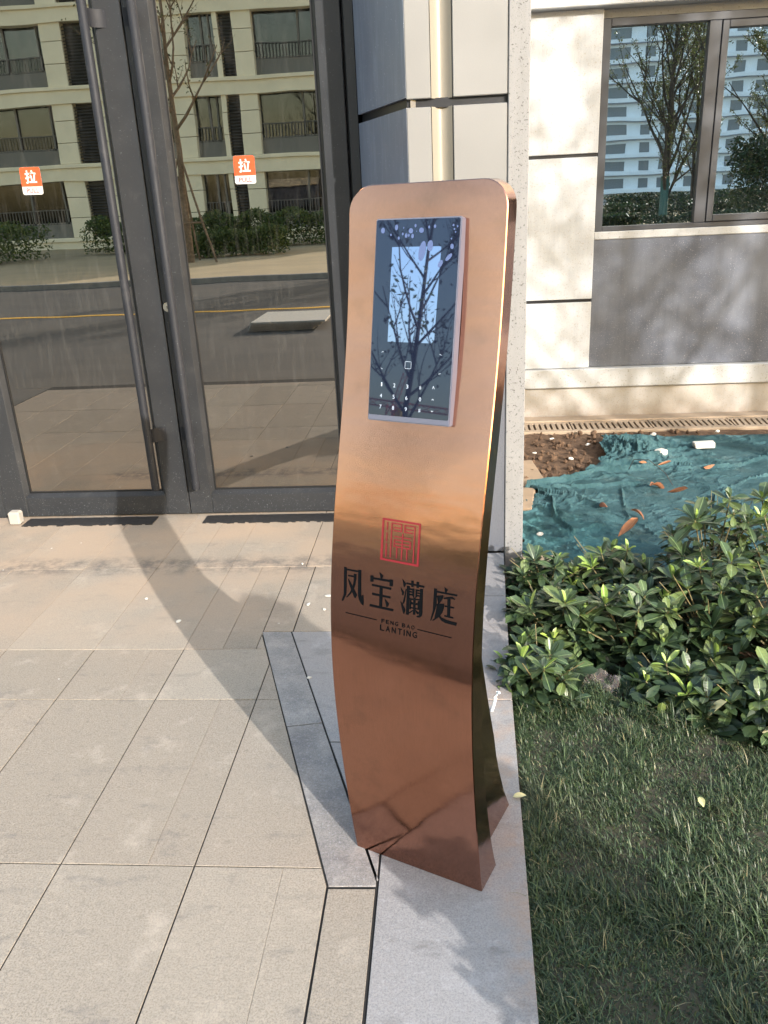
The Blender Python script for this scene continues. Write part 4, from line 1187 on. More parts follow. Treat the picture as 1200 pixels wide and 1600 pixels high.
# thin white hose end behind the kiosk
tag(MB().tube([(0.112, 1.98, 0.0), (0.117, 1.965, 0.03), (0.1205, 1.95, 0.062), (0.126, 1.953, 0.079), (0.131, 1.965, 0.07)], .0045, 10).build('white_hose', 'white_plastic', smooth=True, loc=(0.112, 1.98, 0)),
    'thin white hose end sticking up behind the kiosk foot', 'hose')

# ------------------------------------------------------------------ leaves and shrubs
def leafmesh(name, mat, L=1.0, wmax=0.36, curl=0.22, fold=0.16, tipw=0.62, rows=6):
    """one obovate leaf along +y, base at the origin, with a folded midrib"""
    vs, fs = [], []
    for j in range(rows + 1):
        t = j / rows
        if t < tipw: w = wmax / 2 * (0.10 + 0.90 * math.sin(math.pi / 2 * (t / tipw)) ** 1.15)
        else: w = wmax / 2 * math.sqrt(max(0.0, 1 - ((t - tipw) / (1.0001 - tipw)) ** 2.2))
        w = max(w, 0.012)
        z = -curl * t * t * 0.8 + 0.10 * t
        for s_ in (-1, -.5, 0, .5, 1):
            vs.append((s_ * w * L, t * L, (z + fold * abs(s_) * w * 2 - 0.10 * (abs(s_) * w * 2) ** 2) * L))
    for j in range(rows):
        for i in range(4):
            a = j * 5 + i; fs.append((a, a + 1, a + 6, a + 5))
    me = bpy.data.meshes.new(name)
    me.from_pydata(vs, [], fs)
    me.polygons.foreach_set('use_smooth', [True] * len(me.polygons))
    me.materials.append(M[mat])
    return me
LM = [leafmesh('leaf', 'leaf_green', wmax=w, curl=c, fold=f, tipw=tw) for w, c, f, tw in ((.42, .25, .16, .66), (.46, .10, .20, .68), (.38, .45, .12, .62), (.48, .35, .18, .72), (.44, -.05, .22, .66))]
LY = [leafmesh('leaf', 'leaf_young', wmax=w, curl=c, fold=f, tipw=.6) for w, c, f in ((.34, .1, .3), (.30, -.1, .35))]
DRY = [leafmesh('leaf', 'leaf_dry', wmax=w, curl=c, fold=f, tipw=.5) for w, c, f in ((.40, .8, .5), (.34, -.6, .6), (.46, .5, -.5))]
YEL = [leafmesh('leaf', 'leaf_yellow', wmax=.5, curl=.3, fold=.2, tipw=.5)]

class _P:
    def __init__(s, c): s.co = c
LV = {m_.name: [_P(v.co.copy()) for v in m_.vertices] for m_ in LM}
LF = [tuple(p.vertices) for p in LM[0].polygons]

def frame_for(d, roll=0.0):
    d = d.normalized()
    x = d.cross(Vector((0, 0, 1)))
    if x.length < 1e-3: x = Vector((1, 0, 0))
    x.normalize()
    z = x.cross(d)
    m = Matrix((x, d, z)).transposed()
    return m @ Matrix.Rotation(roll, 3, 'Y')

def put_leaf(me, p, d, size, roll, parent):
    o = bpy.data.objects.new('leaf', me)
    COL.objects.link(o)
    m = frame_for(d, roll).to_4x4()
    m.translation = p - parent.location
    o.parent = parent
    o.matrix_basis = m @ Matrix.Scale(size, 4)
    return o

def shrub(x, y, h, spread, nros, label, seed, lean=(0, 0), young=0.06, ls=0.072, zb=-0.10):
    rr = random.Random(seed)
    root = thing('leafy_shrub', label, 'shrub', (x, y, zb), 'broad-leaved shrubs along the lawn edge')
    st = MB(); count = 0
    base = Vector((x, y, zb))
    for k in range(nros):
        a = k * 2.39996 + rr.uniform(-.4, .4); rad = spread * math.sqrt((k + 0.6) / nros)
        hh = h * (1 - 0.60 * (rad / spread) ** 2) * rr.uniform(.80, 1.08)
        if k % 4 == 3: hh *= 0.62
        c = base + Vector((rad * math.cos(a) + lean[0] * hh / h, rad * math.sin(a) + lean[1] * hh / h, max(0.06, hh)))
        out = Vector((math.cos(a) * rad / spread * 0.8, math.sin(a) * rad / spread * 0.8 - 0.25, 1.0)).normalized()
        mid = base + (c - base) * 0.5 + Vector((0, 0, hh * .06))
        st.tube([base + Vector((rr.uniform(-.015, .015), rr.uniform(-.015, .015), -.01)), mid, c], [.0042, .0032, .0020], 5, cap=False)
        n = rr.choice((6, 8, 9, 10, 11, 12, 13)); rsz = rr.uniform(.72, 1.2)
        yng = rr.random() < young
        ax = frame_for(out)
        # axis frame: out is y
        for i in range(n):
            t = i / (n - 1)
            an = i * 2.39996 + rr.uniform(-.25, .25)
            el = math.radians(-12 + 68 * t + rr.uniform(-12, 12))
            side = ax @ Vector((math.cos(an), 0, math.sin(an)))
            d = side * math.cos(el) + out * math.sin(el)
            size = ls * rsz * (1.12 - 0.42 * t) * rr.uniform(.7, 1.25)
            me = rr.choice(LY) if (yng and t > .35) or (t > .86 and rr.random() < .45) else (YEL[0] if rr.random() < .012 else rr.choice(LM))
            put_leaf(me, c + out * (t * 0.016 - 0.020), d, size, rr.uniform(-.35, .35), root)
            count += 1
        # a few older leaves down the twig
        for i in range(3):
            f_ = rr.uniform(.45, .85); p = base.lerp(mid, f_ * 2) if f_ < .5 else mid.lerp(c, f_ * 2 - 1)
            an = rr.uniform(0, 6.28)
            d = Vector((math.cos(an), math.sin(an), rr.uniform(-.1, .6)))
            put_leaf(rr.choice(LM), p, d, ls * rr.uniform(.7, 1.1), rr.uniform(-.5, .5), root); count += 1
        if count > 285: break
    for k in range(4):
        a = rr.uniform(0, 6.28); tp = base + Vector((math.cos(a) * spread * .9, math.sin(a) * spread * .9, h * rr.uniform(.7, 1.12)))
        st.tube([base, base.lerp(tp, .5) + Vector((0, 0, .03)), tp], [.003, .0022, .0012], 5, cap=False)
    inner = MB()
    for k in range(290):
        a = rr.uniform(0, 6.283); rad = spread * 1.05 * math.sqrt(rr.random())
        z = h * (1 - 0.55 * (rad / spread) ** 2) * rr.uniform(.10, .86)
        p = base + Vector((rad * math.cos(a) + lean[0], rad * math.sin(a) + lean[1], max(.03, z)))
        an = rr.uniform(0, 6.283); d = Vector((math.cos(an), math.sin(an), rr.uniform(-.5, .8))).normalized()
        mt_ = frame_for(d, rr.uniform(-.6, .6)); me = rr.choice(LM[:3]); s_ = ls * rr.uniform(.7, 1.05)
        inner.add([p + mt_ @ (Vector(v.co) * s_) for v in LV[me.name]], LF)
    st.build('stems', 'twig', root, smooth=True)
    o = inner.build('inner_leaves', 'shaded_leaf', root, fix=False, smooth=True); o['kind'] = 'stuff'
    return root
SH = [ # x, y, h, spread, rosettes, label
 (0.265, 2.16, .20, .15, 12, 'low dark green shrub spilling over the paving right behind the kiosk foot', (0, 0), .05),
 (0.36, 2.48, .24, .17, 15, 'dark green shrub close to the foot of the speckled pilaster side', (0, 0), .06),
 (0.37, 2.84, .20, .16, 12, 'small dark shrub beside the torn end of the netting', (0, 0), .04),
 (0.60, 2.42, .26, .19, 16, 'bushy shrub with a few yellow green tips, left of the crumpled plastic film', (0, 0), .3),
 (0.62, 2.80, .23, .19, 14, 'shrub in the back row in front of the netting hole, with pale young shoots', (0, 0), .3),
 (0.66, 2.10, .17, .14, 11, 'low shrub in the front row just right of the crumpled plastic film', (0, 0), .08),
 (0.84, 2.02, .22, .15, 13, 'shrub of broad glossy rosettes at the lawn edge, right end of the front row', (0, -.03), .05),
 (0.86, 2.44, .37, .20, 18, 'tall shrub in the middle of the bed with upright yellow green tips', (0, 0), .2),
 (0.96, 2.80, .43, .20, 17, 'tall shrub with reddish bare twigs, against the netting', (0, 0), .12),
 (1.08, 2.28, .46, .20, 18, 'full dark shrub cut off by the right edge of the photo', (0, 0), .06),
 (1.20, 2.74, .52, .20, 16, 'tallest shrub, its pale drooping tips in front of the netting', (0, 0), .5),
 (1.02, 1.95, .26, .15, 14, 'low shrub overhanging the lawn at the right edge of the photo', (0, -.02), .05),
]
for i, (x, y, h, sp, nr, lb, lean, yg) in enumerate(SH):
    shrub(x, y, h, sp, nr, lb, 100 + i, lean, yg)

# loose things on the netting, soil and lawn
def onground(x, y):
    return -0.075
DL = [(1.03, 4.02, .085, 'reddish dry leaf in the middle of the netting, larger of a pair'), (1.09, 3.92, .075, 'reddish dry leaf in the middle of the netting, nearer of a pair'), (0.76, 3.73, .06, 'brown dry leaf alone on the pale left part of the netting'),
      (0.86, 3.68, .055, 'small brown dry leaf right of the lone leaf on the pale netting'), (0.74, 3.36, .095, 'large curled brown leaf on the netting, nearest the shrubs'), (0.70, 3.30, .07, 'dark brown leaf touching the large curled leaf near the shrubs'),
      (1.06, 4.42, .05, 'small dry leaf just below the white stone on the netting'), (1.15, 4.36, .05, 'small reddish leaf under the arching bent twig'), (1.45, 4.35, .045, 'tiny dry leaf on the netting below the white block'),
      (1.08, 3.06, .07, 'brown dry leaf caught beside the tall reddish twigged shrub'), (0.62, 2.06, .045, 'brown dry leaf on the soil at the lawn edge under the shrubs')]
for i, (x, y, s_, lb) in enumerate(DL):
    o = bpy.data.objects.new('dry_leaf', DRY[i % 3]); COL.objects.link(o)
    o.location = (x, y, -0.052); o.rotation_euler = (random.uniform(-.3, .3), random.uniform(-.4, .4), random.uniform(0, 6.28)); s_ *= 1.3; o.scale = (s_, s_, s_)
    tag(o, lb, 'dry leaf', 'dry leaves on the netting')
for i, (x, y, s_, lb) in enumerate([(0.585, 1.585, .030, 'pale round fallen leaf on the open lawn'), (0.175, 1.62, .032, 'pale curled leaf at the edge of the paving by the lawn'), (0.655, 2.02, .045, 'narrow yellowish leaf on the grass under the front shrubs'), (0.56, 2.06, .04, 'yellow leaf beside the plastic film')]):
    o = bpy.data.objects.new('fallen_leaf', YEL[0]); COL.objects.link(o)
    o.location = (x, y, 0.006); o.rotation_euler = (random.uniform(-.3, .3), random.uniform(-.3, .3), i * 1.7); o.scale = (s_, s_, s_)
    tag(o, lb, 'fallen leaf', 'pale fallen leaves on the lawn')
# white block, stones and chips
def chunk(x, y, z, a, b, c, rot, mat, name, label, cat, group=None):
    bm = bmesh.new(); bmesh.ops.create_cube(bm, size=1.0)
    for v in bm.verts: v.co = Vector((v.co.x * a * random.uniform(.85, 1.1), v.co.y * b * random.uniform(.85, 1.1), v.co.z * c * random.uniform(.9, 1.1)))
    bmesh.ops.bevel(bm, geom=list(bm.edges), offset=min(a, b, c) * .14, segments=1, affect='EDGES')
    bmesh.ops.rotate(bm, verts=bm.verts, cent=(0, 0, 0), matrix=Matrix.Rotation(rot, 3, 'Z'))
    for v in bm.verts: v.co += Vector((x, y, z))
    tag(MB().frombm(bm).build(name, mat, loc=(x, y, z - c / 2)), label, cat, group)
chunk(1.505, 4.74, -.055, .125, .055, .035, .12, 'white_chip', 'white_block', 'white rectangular block lying on the netting near its upper edge', 'block')
chunk(1.22, 4.58, -.055, .060, .060, .055, .5, 'white_chip', 'white_stone', 'angular white stone on the netting beside the bunched folds', 'stone')
for i, (x, y, a, b, lb) in enumerate([(.795, 3.06, .055, .035, 'ochre stone chip on the netting above the front shrubs'), (.565, 2.93, .05, .028, 'ochre stone chip at the torn edge of the netting'), (.86, 3.00, .04, .03, 'ochre stone chip half under the shrub leaves')]):
    chunk(x, y, -.06, a, b, .014, i, 'ochre_chip', 'stone_chip', lb, 'stone chip', 'ochre stone chips')
PBL = ['pale pebble on the soil strip just right of the netting corner', 'largest pale pebble on the bare brown soil', 'pale pebble on the soil beside the upper netting hem', 'pale pebble on the soil close to the drain grating', 'pale pebble on the soil by the far stone offcut', 'pale pebble on the soil strip above the white block', 'small white pebble at the left hem of the netting']
for i, (x, y, r) in enumerate([(1.30, 5.10, .016), (.72, 4.62, .014), (.86, 4.9, .012), (.66, 5.05, .011), (.52, 4.75, .010), (1.7, 5.12, .014), (.405, 3.40, .014)]):
    tag(blob(x, y, -.085 if i < 6 else -.05, r * 1.4, r, r * .8, 'white_chip', 'pebble', 40 + i), PBL[i], 'pebble', 'pale pebbles on the soil')
# paving offcuts and split canes beside the pilaster
chunk(.44, 4.38, -.090, .16, .42, .02, .1, 'stone_tan', 'stone_offcut', 'tan stone offcut in the soil behind the pilaster, far one', 'offcut', 'tan stone offcuts'); chunk(.37, 3.95, -.082, .14, .30, .02, -.15, 'stone_tan', 'stone_offcut', 'tan stone offcut at the hem of the netting, near one', 'offcut', 'tan stone offcuts')
for i in range(5):
    y = 3.02 + i * 0.045
    o = MB().tube([(.31, y, -.085 + .004 * (i % 2)), (.38, y + .004, -.083), (.455 + .02 * (i % 3), y + .010, -.084)], [.015, .016, .014], 8).build('split_cane', 'bamboo', smooth=True, loc=(.38, y, -.10))
    tag(o, ('nearest', 'second nearest', 'middle', 'second farthest', 'farthest')[i] + ' of the five weathered canes side by side at the pilaster foot', 'cane', 'canes beside the pilaster foot')
# crumpled clear film at the lawn edge
mb = MB(); n = 14; vs = []
for j in range(n + 1):
    for i in range(n + 1):
        u_, v_ = i / n - .5, j / n - .5
        vs.append((0.445 + u_ * .10 + v_ * .03, 2.14 + v_ * .09 - u_ * .04, -0.03 + .016 * math.sin(9 * u_ + 4 * v_) * math.cos(11 * v_) + .007 * random.random() + .05 * v_))
mb.add(vs, [(j * (n + 1) + i, j * (n + 1) + i + 1, (j + 1) * (n + 1) + i + 1, (j + 1) * (n + 1) + i) for j in range(n) for i in range(n)])
tag(mb.build('plastic_film', 'plastic_film', fix=False, loc=(.455, 2.13, -.06)), 'crumpled clear plastic film lying under the shrubs at the lawn edge', 'plastic film')
# stray wires
tag(MB().tube([(0.985, 4.32, -.06), (1.0, 4.28, .01), (1.06, 4.2, .03), (1.13, 4.12, -.02), (1.15, 4.05, -.06)], .002, 5).build('bent_twig', 'dark_bark', loc=(1.0, 4.2, -.08)), 'thin bent twig arching over the netting', 'twig')

# ------------------------------------------------------------------ grass
def grass(n, name):
    X0, X1_, Y0, Y1 = 0.118, 1.75, 0.55, 2.16
    vs = np.zeros((n * 7, 3)); 
    x = rng.uniform(0, 1, n); y = rng.uniform(Y0, Y1, n)
    x = X0 + (X1_ - X0) * x ** 1.25
    edge = np.interp(y, [1.034, 1.318, 1.863, 2.4], [0.142, 0.151, 0.176, 0.196])
    x = np.maximum(x, edge + rng.uniform(.006, .03, n))
    clump = np.sin(x * 17 + 3 * np.sin(y * 9)) * np.sin(y * 19 + 2 * np.sin(x * 13))
    pat = np.sin(x * 7.3 + 2 * np.sin(y * 5.1)) * np.sin(y * 8.7 + 1.7 * np.sin(x * 6.1)) + .5 * np.sin(x * 31 + y * 13) * np.sin(y * 27 - x * 11)
    bare = (pat < -.7) & (rng.uniform(0, 1, n) < .55)
    y = np.where(bare, rng.uniform(Y0, Y1, n), y)
    h = rng.gamma(3.4, .0058, n) * np.where(pat < -.3, .6, 1.0) * (1 + .35 * clump)
    h = np.clip(h, .010, .085)
    h = np.where((x < edge + .035) & (rng.uniform(0, 1, n) < .85), np.minimum(h, .026), h)
    a = rng.uniform(0, 2 * np.pi, n) * .75 + clump * 1.4
    bend = rng.uniform(.3, 1.75, n)
    w = rng.uniform(.0006, .0014, n)
    dx, dy = np.cos(a), np.sin(a); px, py = -dy, dx
    zb = -.038
    for k, (t, ww) in enumerate(((0, 1.0), (.4, .95), (.75, .65))):
        th = bend * t
        r = h * t * np.sin(th * .9); z = h * t * np.cos(th * .75)
        for s_ in (0, 1):
            i = k * 2 + s_
            sg = (s_ * 2 - 1) * w * ww
            vs[i::7, 0] = x + dx * r + px * sg; vs[i::7, 1] = y + dy * r + py * sg; vs[i::7, 2] = zb + z
    th = bend
    vs[6::7, 0] = x + dx * h * np.sin(th * .9); vs[6::7, 1] = y + dy * h * np.sin(th * .9); vs[6::7, 2] = zb + h * np.cos(th * .75)
    b = np.arange(n)[:, None] * 7
    quads = np.concatenate([b + np.array([0, 1, 3, 2]), b + np.array([2, 3, 5, 4])]).reshape(-1, 4)
    tris = (b + np.array([4, 5, 6])).reshape(-1, 3)
    me = bpy.data.meshes.new(name)
    nq, nt_ = len(quads), len(tris)
    me.vertices.add(len(vs)); me.vertices.foreach_set('co', vs.ravel())
    me.loops.add(nq * 4 + nt_ * 3); me.loops.foreach_set('vertex_index', np.concatenate([quads.ravel(), tris.ravel()]).astype(np.int32))
    me.polygons.add(nq + nt_)
    me.polygons.foreach_set('loop_start', np.concatenate([np.arange(nq) * 4, nq * 4 + np.arange(nt_) * 3]).astype(np.int32))
    me.update(calc_edges=True)
    me.materials.append(M['grass_blade'])
    o = bpy.data.objects.new(name, me); COL.objects.link(o)
    return o
tag(grass(175000, 'grass'), 'short dark green lawn grass with dry straw patches, right of the paving', 'grass', kind='stuff')

# ------------------------------------------------------------------ across the yard (seen in the glass and the copper)
def leafcloud(mb, pts, size, rr):
    for p in pts:
        s_ = size * rr.uniform(.6, 1.3)
        d = Vector((rr.uniform(-1, 1), rr.uniform(-1, 1), rr.uniform(-.6, 1))).normalized()
        e = d.cross(Vector((rr.uniform(-1, 1), rr.uniform(-1, 1), rr.uniform(-1, 1)))).normalized()
        mb.add([p - d * s_, p + e * s_ * .45, p + d * s_, p - e * s_ * .45], [(0, 1, 2, 3)])
def hedge(x0, x1, y0, y1, h, n, label, seed, ls=.055):
    mat = 'shaded_leaf' if x0 > 4 else 'hedge_leaf'  # hedges mirrored in the window take the darker greens in place of shade
    rr = random.Random(seed); mb = MB(); P = []
    for k in range(n):
        x = rr.uniform(x0, x1); y = rr.uniform(y0, y1)
        top = h * (0.82 + .18 * math.sin(x * 3.1 + y * 2.3) * math.sin(x * 1.3 - y * 3.7))
        z = top * (1 - rr.random() ** 2.2 * .95)
        P.append(Vector((x + rr.gauss(0, .06), y + rr.gauss(0, .06), z)))
    leafcloud(mb, P, ls, rr)
    t_ = thing('clipped_hedge', label, 'hedge', ((x0 + x1) / 2, (y0 + y1) / 2, 0), 'hedges mirrored in the glass')
    o = mb.build('foliage', mat, t_, fix=False); o['kind'] = 'stuff'
    return t_
hedge(-8.6, -4.9, -19.6, -18.2, .85, 9000, 'low sunlit hedge mirrored in the right glass door, in front of the staked tree', 1)
hedge(-13.0, -3.2, -24.6, -22.8, 1.35, 14000, 'taller hedge along the apartment block, mirrored in the right glass door', 2, .07)
hedge(-24.0, -13.6, -22.0, -18.6, 1.3, 14000, 'dark hedge mirrored low in the left glass door', 3, .07)
hedge(6.4, 12.6, -25.4, -24.0, .9, 9000, 'dark hedge mirrored in the pane of the wall window', 4, .06)
hedge(10.6, 14.5, -22.5, -20.5, 3.0, 16000, 'tall dense bushes mirrored in the casement of the wall window', 8, .07)
hedge(5.5, 11.5, -17.6, -16.9, .62, 7000, 'low dark shrubs in front of the wrapped tree, mirrored in the wall window', 6, .05)
hedge(10, 22, -44, -41, 1.1, 9000, 'distant low hedge mirrored in the wall window', 5, .1)

def tree(name, x, y, h, r0, label, seed, leaves, group, nb=10, z_first=0.35, stakes=False, lean=(0, 0), brlen=.34, mat='bark', wrap=0.0, up=.9):
    rr = random.Random(seed)
    t_ = thing(name, label, 'tree', (x, y, -.012), group)
    mb = MB(); tips = []
    trunk = [Vector((x + lean[0] * k / 8 * h + rr.uniform(-.02, .02), y + lean[1] * k / 8 * h + rr.uniform(-.02, .02), -.05 + h * k / 8)) for k in range(9)]
    rad = [r0 * (1 - .82 * k / 8) for k in range(9)]
    tk = MB().tube(trunk, rad, 9).build('trunk', mat, t_, smooth=True)
    def branch(p, d, ln, r, depth):
        pts = [p]; q = p
        for k in range(5):
            d = (d + Vector((rr.uniform(-.16, .16), rr.uniform(-.16, .16), rr.uniform(-.02, .16)))).normalized()
            q = q + d * ln / 5; pts.append(q)
            tips.append(q + Vector((rr.gauss(0, .03), rr.gauss(0, .03), rr.gauss(0, .03))))
        mb.tube(pts, [r * (1 - .75 * k / 5) for k in range(6)], 5, cap=False)
        if depth > 0:
            for k in range(rr.randint(2, 4)):
                i = rr.randint(1, 4); a = rr.uniform(0, 6.28)
                dd = (d + Vector((math.cos(a), math.sin(a), rr.uniform(0, .6))) * .9).normalized()
                branch(pts[i], dd, ln * rr.uniform(.4, .65), r * .5, depth - 1)
    for k in range(nb):
        f_ = z_first + (1 - z_first) * (k + .3) / nb
        i = min(7, int(f_ * 8)); p = trunk[i].lerp(trunk[i + 1], f_ * 8 - i)
        a = k * 2.4 + rr.uniform(-.5, .5)
        d = Vector((math.cos(a), math.sin(a), up)).normalized()
        branch(p, d, h * brlen * (1.15 - .7 * f_) * rr.uniform(.8, 1.2), r0 * (.55 - .35 * f_), 2)
    mb.build('branches', mat, t_, smooth=True)['kind'] = 'stuff'
    if leaves:
        lf = MB(); P = []
        for k in range(leaves):
            P.append(rr.choice(tips) + Vector((rr.gauss(0, .06), rr.gauss(0, .06), rr.gauss(0, .05))))
        leafcloud(lf, P, .045, rr)
        lf.build('crown', 'tree_leaf', t_, fix=False)['kind'] = 'stuff'
    if wrap:
        MB().tube([trunk[0].lerp(trunk[-1], wrap * k / 4) for k in range(5)], r0 * 1.12, 9).build('trunk_wrap', 'wrap_teal', t_, smooth=True)
    if stakes:
        hub = trunk[0].lerp(trunk[-1], .33)
        for k in range(3):
            a = k * 2.09 + .5
            MB().tube([hub + Vector((math.cos(a) * .06, math.sin(a) * .06, .12)), Vector((x + math.cos(a) * .95, y + math.sin(a) * .95, -.05))], .03, 7).build('stake', 'bark', t_, smooth=True)
        for k in range(3):
            a, b = k * 2.09 + .5, (k + 1) * 2.09 + .5
            z = 1.05; f_ = .62
            MB().tube([Vector((x + math.cos(a) * f_, y + math.sin(a) * f_, z)), Vector((x + math.cos(b) * f_, y + math.sin(b) * f_, z))], .025, 6).build('cross_bar', 'bark', t_, smooth=True)
    return t_
tree('staked_tree', -7.2, -16.7, 8.0, .115, 'young staked tree with a bare pale trunk, mirrored in the right glass door', 21, 900, 'trees mirrored in the glass', nb=12, z_first=.42, stakes=True)
tree('bare_tree', -8.45, -5.35, 6.2, .062, 'bare young tree mirrored in the kiosk screen', 25, 900, 'trees mirrored in the glass', nb=17, z_first=.30, mat='dark_bark', brlen=.30, up=1.0)
tree('wrapped_tree', 8.4, -22.5, 9.0, .14, 'tree with a teal trunk wrap mirrored in the window pane', 31, 15000, 'trees mirrored in the glass', nb=24, z_first=.08, mat='dark_bark', wrap=.20, brlen=.42, up=1.9)
tree('leafy_tree', 13.2, -24.5, 8.0, .13, 'leafy tree mirrored in the casement pane of the window', 32, 22000, 'trees mirrored in the glass', nb=20, z_first=.08, mat='dark_bark', brlen=.42, up=1.1)
tree('slim_tree', 10.6, -27.0, 9.0, .09, 'slim leafy tree mirrored at the right edge of the window pane', 33, 15000, 'trees mirrored in the glass', nb=16, z_first=.12, mat='dark_bark', brlen=.30, up=1.8)

# unseen trees and an added hedge in front of the building, to the right: they throw the dappled shade on the wall, shrubs and lawn
tree('shade_tree', 6.4, -2.1, 6.4, .085, 'leafy young tree in front of the building, shading the wall under the window', 51, 2600, 'trees shading the bed', nb=20, z_first=.42, mat='bark', brlen=.34, up=.75)
tree('shade_tree', 8.3, -3.6, 7.6, .10, 'taller leafy tree farther from the wall, shading the window pier', 52, 3000, 'trees shading the bed', nb=20, z_first=.40, mat='bark', brlen=.34, up=.75)
hg = thing('clipped_hedge', 'added waist high hedge out of view, there to shade the lawn', 'hedge', (1.9, -.1, 0), 'hedges mirrored in the glass')  # added out of view only to keep the sun off the lawn
rr_ = random.Random(61); mb = MB(); P_ = []
for k in range(17000):
    t_ = rr_.random(); w_ = rr_.uniform(-.16, .16)
    P_.append(Vector((.66 + 2.28 * t_ + w_ * .8, .46 - 2.8 * t_ + w_ * .6, 1.02 * (1 - rr_.random() ** 2 * .97))))
leafcloud(mb, P_, .035, rr_)
mb.build('foliage', 'shaded_leaf', hg, fix=False)['kind'] = 'stuff'

# pile of stone sheets on the forecourt
pl = thing('slab_pile', 'pile of thin stone sheets on the yard, mirrored in the right glass door', 'stone sheets', (-1.9, -2.9, -.012), 'heaps in the yard')
for k in range(4):
    MB().bbox(-2.35 + .02 * k, -1.55 + .05 * k, -3.4 + .01 * k, -2.5 + .03 * k, -.010 + k * .03, .018 + k * .03, .003).build('stone_sheet', 'white_chip', pl)

# apartment block
ab = thing('apartment_block', 'cream apartment block with dark windows and louvres, mirrored in the glass doors', 'building', (-10, -30, 0), 'buildings across the yard')
FH, NF = 3.0, 6
AY = -30.0
wins = [(-23.0, -20.6), (-20.0, -16.4), (-13.9, -11.3), (-10.35, -9.15), (-7.6, -3.9), (-2.9, -1.5), (0.2, 3.4)]
louv = [(-15.5, -14.55), (-8.95, -8.38), (-3.6, -3.05), (-0.6, 0.0)]
MB().box(-24, 4, AY - 8, AY - .80, 0, NF * FH + 1.2).build('core', 'dark_room', ab)
xs = sorted([(-24.0, -24.0)] + wins + louv + [(4.0, 4.0)])
pm = MB()
for (a, b), (c, d) in zip(xs[:-1], xs[1:]):
    w_ = c - b
    if w_ > .05:
        for fl in range(NF):
            for q in range(3):
                z0 = fl * FH + 0.45 + q * .85
                MB().bbox(b, c, AY - .46, AY, z0 + .012, z0 + .838, .006).build('wall_panel', 'facade_cream', ab)
for fl in range(NF + 1):
    z = fl * FH
    MB().box(-24, 4, AY - .46, AY + .08, z - .22, z + .45).build('floor_band', 'facade_cream', ab)
    MB().box(-24, 4, AY - .30, AY + .17, z + .30, z + .42).build('cornice', 'facade_cream', ab)
wm = {}
for fl in range(NF):
    z = fl * FH
    for (a, b) in wins:
        fr = MB().box(a, b, AY - .36, AY - .30, z + .45, z + 1.05).box((a + b) / 2 - .04, (a + b) / 2 + .04, AY - .37, AY - .31, z + 1.06, z + 2.78).box(b - .30, b - .24, AY - .37, AY - .31, z + 1.06, z + 2.78).box(a, b, AY - .37, AY - .31, z + 1.06, z + 1.12)
        wobj = fr.build('window', 'facade_grey', ab)
        if random.random() < .4:
            cw = random.uniform(.25, .5) * (b - a); xs_ = a if random.random() < .5 else b - cw
            MB().box(xs_, xs_ + cw, AY - .475, AY - .455, z + 1.1, z + 2.76).build('curtain', random.choice(['facade_grey', 'louvre_grey', 'facade_cream']), wobj)
        MB().box(a, b, AY - .44, AY - .40, z + 1.05, z + 2.78).build('pane', 'pane_glass', wobj)
        rl = MB().box(a, b, AY - .34, AY - .30, z + 1.62, z + 1.66)
        n = int((b - a) / .14)
        for k in range(n): rl.box(a + k * .14, a + k * .14 + .03, AY - .34, AY - .31, z + 1.06, z + 1.62)
        rl.build('railing', 'louvre_grey', wobj)
    for (a, b) in louv:
        lm = MB()
        for k in range(19): lm.add([(a, AY - .20, z + .5 + k * .12), (b, AY - .20, z + .5 + k * .12), (b, AY - .08, z + .44 + k * .12), (a, AY - .08, z + .44 + k * .12)], [(0, 1, 2, 3)])
        lm.box(a, b, AY - .44, AY - .40, z + .45, z + 2.78)
        lm.build('louvre', 'louvre_grey', ab)
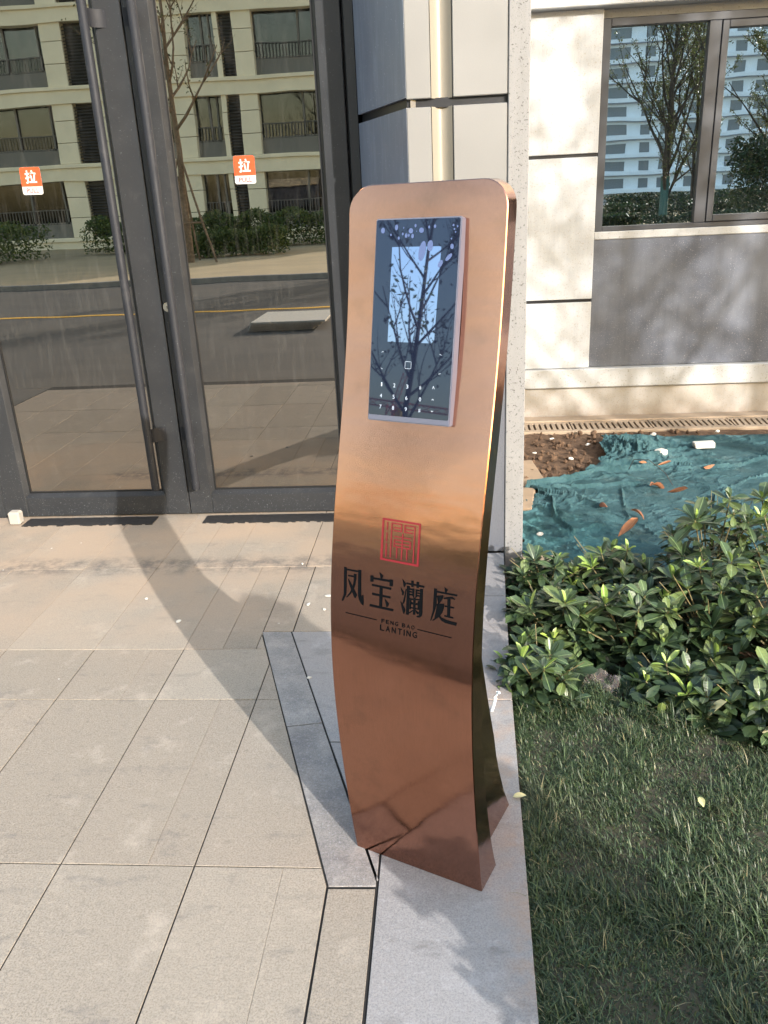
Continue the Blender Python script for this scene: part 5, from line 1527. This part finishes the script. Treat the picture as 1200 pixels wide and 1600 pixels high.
# long low building and far white block
lw_ = thing('low_building', 'low cream building mirrored in the copper front of the kiosk', 'building', (-52, -40, 0), 'buildings across the yard')
MB().box(-75, -30, -50, -40, 0, 4.6).build('wall', 'facade_cream', lw_)
MB().box(-75.3, -29.7, -50.3, -39.7, 4.605, 4.9).build('roof', 'facade_grey', lw_)
wme = None
for k in range(14):
    o = MB().box(-73 + k * 3.1, -71.6 + k * 3.1, -40.0, -39.95, 1.1, 3.2).build('window', 'far_glass', lw_)
fb = thing('white_tower_block', 'far white tower block with rows of dark windows, mirrored in the wall window', 'building', (50, -150, 0), 'buildings across the yard')
FY = -150.0
MB().box(20, 100, FY - 12, FY, 0, 54).build('wall', 'facade_white', fb)
wm_ = MB().box(-1, 1, -.05, .04, -.75, .75)
proto = None
for fl in range(17):
    z = 2.2 + fl * 3.0
    for k, (xc, wd) in enumerate([(24.5, 2.6), (30.5, 3.6), (36.0, 1.1), (39.5, 1.4), (45.0, 3.4), (51.0, 1.3), (56.0, 3.4), (62.0, 2.0), (68.0, 3.2)]):
        if proto is None:
            proto = MB().add([(x, y, z_) for x, y, z_ in wm_.v], wm_.f).build('window', 'tower_glass'); w_ = proto
        else:
            w_ = proto.copy(); COL.objects.link(w_)
        w_.parent = fb; w_.location = Vector((xc, FY + .02, z)) - fb.location; w_.scale = (wd / 1.0 * .5 * 2 * .5 + .3, 1, 1.1)
for fl in range(18):
    MB().box(21.8, 70.5, FY + .05, FY + .9, .6 + fl * 3.0, .6 + fl * 3.0 + .62).build('balcony_band', 'facade_white', fb)

# tower crane beyond the low building
cr = thing('tower_crane', 'red tower crane with a yellow cab, mirrored in the kiosk screen', 'crane', (-71, -54, 0))
base = Vector((-71.0, -54.0, 0)); H = 11.3
acr = Vector((0.64, -0.77, 0))            # jib direction, across the view
def lattice(mb, p, q, w, seg):
    d = (q - p); n = d.normalized(); a = n.cross(Vector((0, 0, 1)))
    a = a.normalized() if a.length > .01 else Vector((1, 0, 0)); b = n.cross(a)
    cs = [a * w + b * w, a * w - b * w, -a * w - b * w, -a * w + b * w]
    for c in cs: mb.tube([p + c, q + c], w * .16, 4)
    for k in range(seg):
        s0, s1 = p + d * (k / seg), p + d * ((k + 1) / seg)
        for i in range(4): mb.tube([s0 + cs[i], s1 + cs[(i + 1) % 4]], w * .11, 3, cap=False)
m_ = MB(); lattice(m_, base, base + Vector((0, 0, H)), .55, 9); m_.build('mast', 'crane_red', cr)
m_ = MB(); lattice(m_, base + Vector((0, 0, H)) - acr * 5.5, base + Vector((0, 0, H)) + acr * 9, .32, 12); m_.build('jib', 'crane_red', cr)
m_ = MB(); lattice(m_, base + Vector((0, 0, H)), base + Vector((0, 0, H + 3.6)) + acr * .8, .25, 4); m_.build('tower_head', 'crane_red', cr)
c_ = base + Vector((0, 0, H - .6)) + acr * 8.2
MB().bbox(c_.x - .9, c_.x + .9, c_.y - .9, c_.y + .9, c_.z - 1.0, c_.z + .6, .1).build('counterweight', 'crane_yellow', cr)
c_ = base + Vector((0, 0, H - .9)) + acr * .9
MB().bbox(c_.x - .6, c_.x + .6, c_.y - .6, c_.y + .6, c_.z - .8, c_.z + .6, .1).build('cab', 'crane_yellow', cr)
